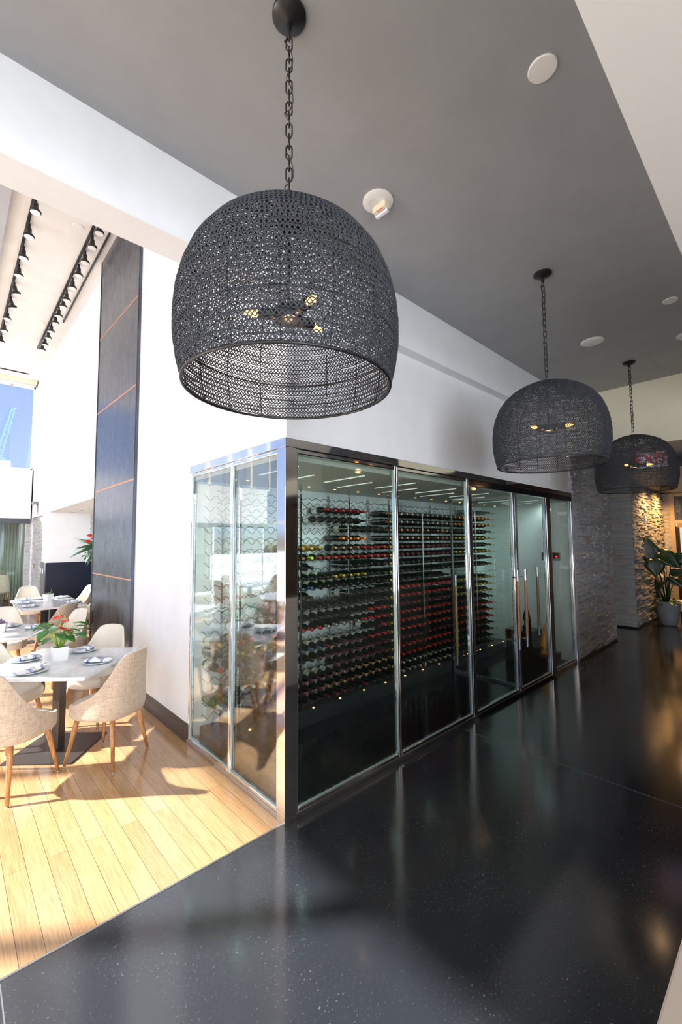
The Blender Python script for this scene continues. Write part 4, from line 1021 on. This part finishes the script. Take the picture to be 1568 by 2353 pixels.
# switches / small wall items
for y, w_ in ((10.03, 'farther'), (9.72, 'nearer')):
    t = thing('light_switch', 'white wall switch on the grey wainscot pier, %s of two' % w_, 'switch', (-.012, y, 1.15)); B(-.008, 0, -.04, .04, -.06, .06).obj('plate', 'white_plastic', t, bevel=.002); B(-.012, -.008, -.015, .015, -.03, .03).obj('rocker', 'white_plastic', t)
t = thing('exit_light', 'small wall bracket with pale pink glowing panel above the far doorway', 'exit light', (0, 11.0, 2.72))
B(-.12, 0, -.12, .12, .08, .15).obj('bracket', 'greywain', t); B(-.08, -.06, -.12, .12, -.15, .08).obj('panel', mat('pink_panel', (.85, .6, .58), .4), t)
t = thing('smoke_detector', 'small white detector box mounted on the entry stone wall', 'detector', (9.45, -.06, 2.2)); B(-.03, .0, -.03, .03, -.12, .12).obj('bracket', 'white_plastic', t); B(0, .1, -.03, .03, -.01, .03).obj('arm', 'white_plastic', t)
t = thing('door_bell', 'small wooden button plate on the pale stone by the glass doors', 'button plate', (.02, 11.5, 1.2)); B(-.012, 0, -.04, .04, -.07, .07).obj('plate', 'crate', t); B(-.018, -.012, -.015, .015, -.03, .03).obj('button', 'white_plastic', t)

# ------------------------------------------------------------------ entry planter + chair
t = thing('potted_palm', 'tall dark paddle-leaf plant in a grey tapered planter beside the lit stone wall', 'potted plant', (9.47, -.385, 0))
MB().lathe([(.10, 0), (.13, .01), (.165, .1), (.19, .25), (.205, .42), (.21, .5), (.195, .5), (.19, .44)], 36).obj('planter', 'concrete', t, smooth=True)
MB().lathe([(.19, .455), (.05, .47)], 24).obj('soil', 'soil', t)
rl = random.Random(13)
rv = Vector((.17, -.985, 0)); fv = Vector((-.985, -.17, 0))
for k, (r0, z0, r1, z1, hw, fo, dp) in enumerate(((-.23, 1.34, -.32, 1.86, .19, .25, .0), (-.08, 1.52, .24, 1.2, .17, .5, .05), (-.2, 1.36, -.16, 1.03, .19, .45, .12), (.05, 1.08, .36, 1.16, .09, .3, .1), (-.42, 1.34, -.60, 1.47, .035, .1, .05),
        (-.25, .86, -.58, .98, .035, .2, .1), (-.2, .78, -.03, .92, .08, .3, .18), (.1, 1.36, .5, 1.42, .14, -.1, -.1), (.0, 1.0, .28, .8, .07, .3, .1), (.12, .9, .42, .98, .06, .1, -.05))):
    b_ = rv * r0 + fv * dp + Vector((0, 0, z0)); tp = rv * r1 + fv * (dp + .06) + Vector((0, 0, z1)); A_ = tp - b_; L_ = A_.length; A_.normalize()
    nn_ = (fv + Vector((0, 0, fo))); nn_ = (nn_ - A_ * nn_.dot(A_)).normalized(); xx_ = A_.cross(nn_)
    MB().tube([(b_.x * .15, b_.y * .15, .45), (b_.x * .45, b_.y * .45, .45 + (z0 - .45) * .6), b_], [.012, .01, .006], 8).obj('stalk', 'leafdark', t, smooth=True)
    o = leaf_mesh(L_, hw, .1 if hw > .1 else 0, .12, .15, 12, 2).obj('paddle_leaf', 'leafdark', t, smooth=True)
    mm = Matrix((xx_, A_, nn_)).transposed().to_4x4(); mm.translation = b_; o.matrix_local = mm
    sd = o.modifiers.new('thickness', 'SOLIDIFY'); sd.thickness = .002
    mr_ = MB().tube([(0, 0, .003), (0, L_ * .5, -.02 * L_), (0, L_ * .95, -.1 * L_)], [.006, .004, .002], 6).obj('midrib', 'stem' if k == 0 else 'leafdark', o, smooth=True)
for i in range(22):
    az = rl.uniform(0, 2 * PI); place_leaf(t, leaf_mesh(.14, .045, .3, .5), (.13 * math.cos(az), .13 * math.sin(az), rl.uniform(.47, .56)), az, rl.uniform(-.6, .5), 'leaf', 'foliage_leaf')
t = thing('lounge_chair', 'cream lounge chair with high back behind the grey planter', 'armchair', (10.35, -.45, 0), .3)
B(-.3, .3, -.3, .3, .22, .42).obj('seat', 'vinyl', t, bevel=.04, seg=4); MB().add([(-.3, .22, .3), (.3, .3, .3), (.3, .42, .3), (-.3, .34, .3), (-.3, .3, .98), (.3, .36, 1.1), (.3, .44, 1.1), (-.3, .4, .98)], [(0, 1, 5, 4), (3, 7, 6, 2), (0, 4, 7, 3), (1, 2, 6, 5), (4, 5, 6, 7), (0, 3, 2, 1)]).obj('backrest', 'vinyl', t, bevel=.03, seg=3)
for sx in (-1, 1):
    for sy in (-1, 1): MB().tube([(sx * .24, sy * .24, .22), (sx * .26, sy * .26, 0)], .015, 8).obj('leg', 'legwood', t, smooth=True)
t = thing('armchair', 'brown leather armchair cut by the right picture edge behind the planter', 'armchair', (10.3, -1.15, 0), 0)
B(-.35, .35, -.3, .3, .15, .4).obj('seat', 'leather', t, bevel=.04, seg=4); B(-.35, .35, .3, .44, .15, .64).obj('armrest', 'leather', t, bevel=.05, seg=4); B(-.35, .35, -.44, -.3, .15, .64).obj('armrest', 'leather', t, bevel=.05, seg=4); B(.3, .45, -.44, .44, .15, .85).obj('backrest', 'leather', t, bevel=.05, seg=4)
for sx in (-1, 1):
    for sy in (-1, 1): MB().tube([(sx * .3, sy * .36, .16), (sx * .31, sy * .37, 0)], .018, 8).obj('leg', 'black', t, smooth=True)

# ------------------------------------------------------------------ room beyond the glass doors
struct(B(XL, .6, 12.2, 17, -.06, 0).obj('floor', mat('dark_plank_floor', (.06, .035, .025), .3)), 'dark floor of the far room')
struct(B(XL, .6, 16.9, 17, 0, 3.2).box(.5, .6, 12.2, 17, 0, 3.2).obj('wall_far_room', mat('olive_wall', (.2, .2, .15), .7)), 'walls of the far room')
struct(B(XL, .6, 12.2, 17, 2.6, 2.8).obj('ceiling', 'copper'), 'copper brown ceiling of the far room')
q = MB(); rows = []
for z in (0.02, 2.55): rows.append([(-.9 + 1.3 * i / 120, 15.3 - .9 * i / 120 + .03 * math.sin(i * .9), z) for i in range(121)])
q.grid(rows); cu = q.obj('curtain', 'curtain', smooth=True); tag(cu, 'pale green sheer curtain in the far room behind the glass doors', 'curtain'); s_ = cu.modifiers.new('thickness', 'SOLIDIFY'); s_.thickness = .003
tag(B(-2.6, -.62, 15.0, 15.1, 0, 2.6).obj('screen_panel', 'copper'), 'copper brown panel at the left edge of the far room', 'panel')
c2 = dup(CH, (-.55, 13.4, 0), rz_back(.3, -.9), 'pale chair beyond the glass doors at the left picture edge', 'chairs in the far room')
# outside: building, crane
tag(B(-2.5, .93, 30, 34, -.2, 6.8).obj('building', 'bldg', fix=True), 'beige flat-roofed building outside the clerestory window', 'building')
t = thing('tower_crane', 'pale blue crane jib far outside the clerestory window', 'crane', (0, 0, 0))
q = MB(); A_ = Vector((.3, 40, 5.2)); D_ = (Vector((1.78, 40, 12.7)) - A_); nseg = 18
for s_ in (-1, 1): q.tube([A_ + Vector((s_ * .25, 0, 0)), A_ + D_ + Vector((s_ * .08, 0, 0))], .035, 5)
for i in range(nseg):
    a = A_ + D_ * (i / nseg); b_ = A_ + D_ * ((i + 1) / nseg); q.tube([a + Vector((-.22, 0, 0)), b_ + Vector((.2, 0, 0))], .022, 4)
q.obj('jib', 'crane', t); MB().tube([(1.3, 40, -.2), (1.3, 40, 8.5)], .18, 6).obj('mast', 'crane', t)

# remaining lamps: bulbs glow
for x in (-.74, 1.75, 4.29): point('pendant_bulb_light', (x, -1.055, 2.60), 1.5, (1, .6, .3), .03)
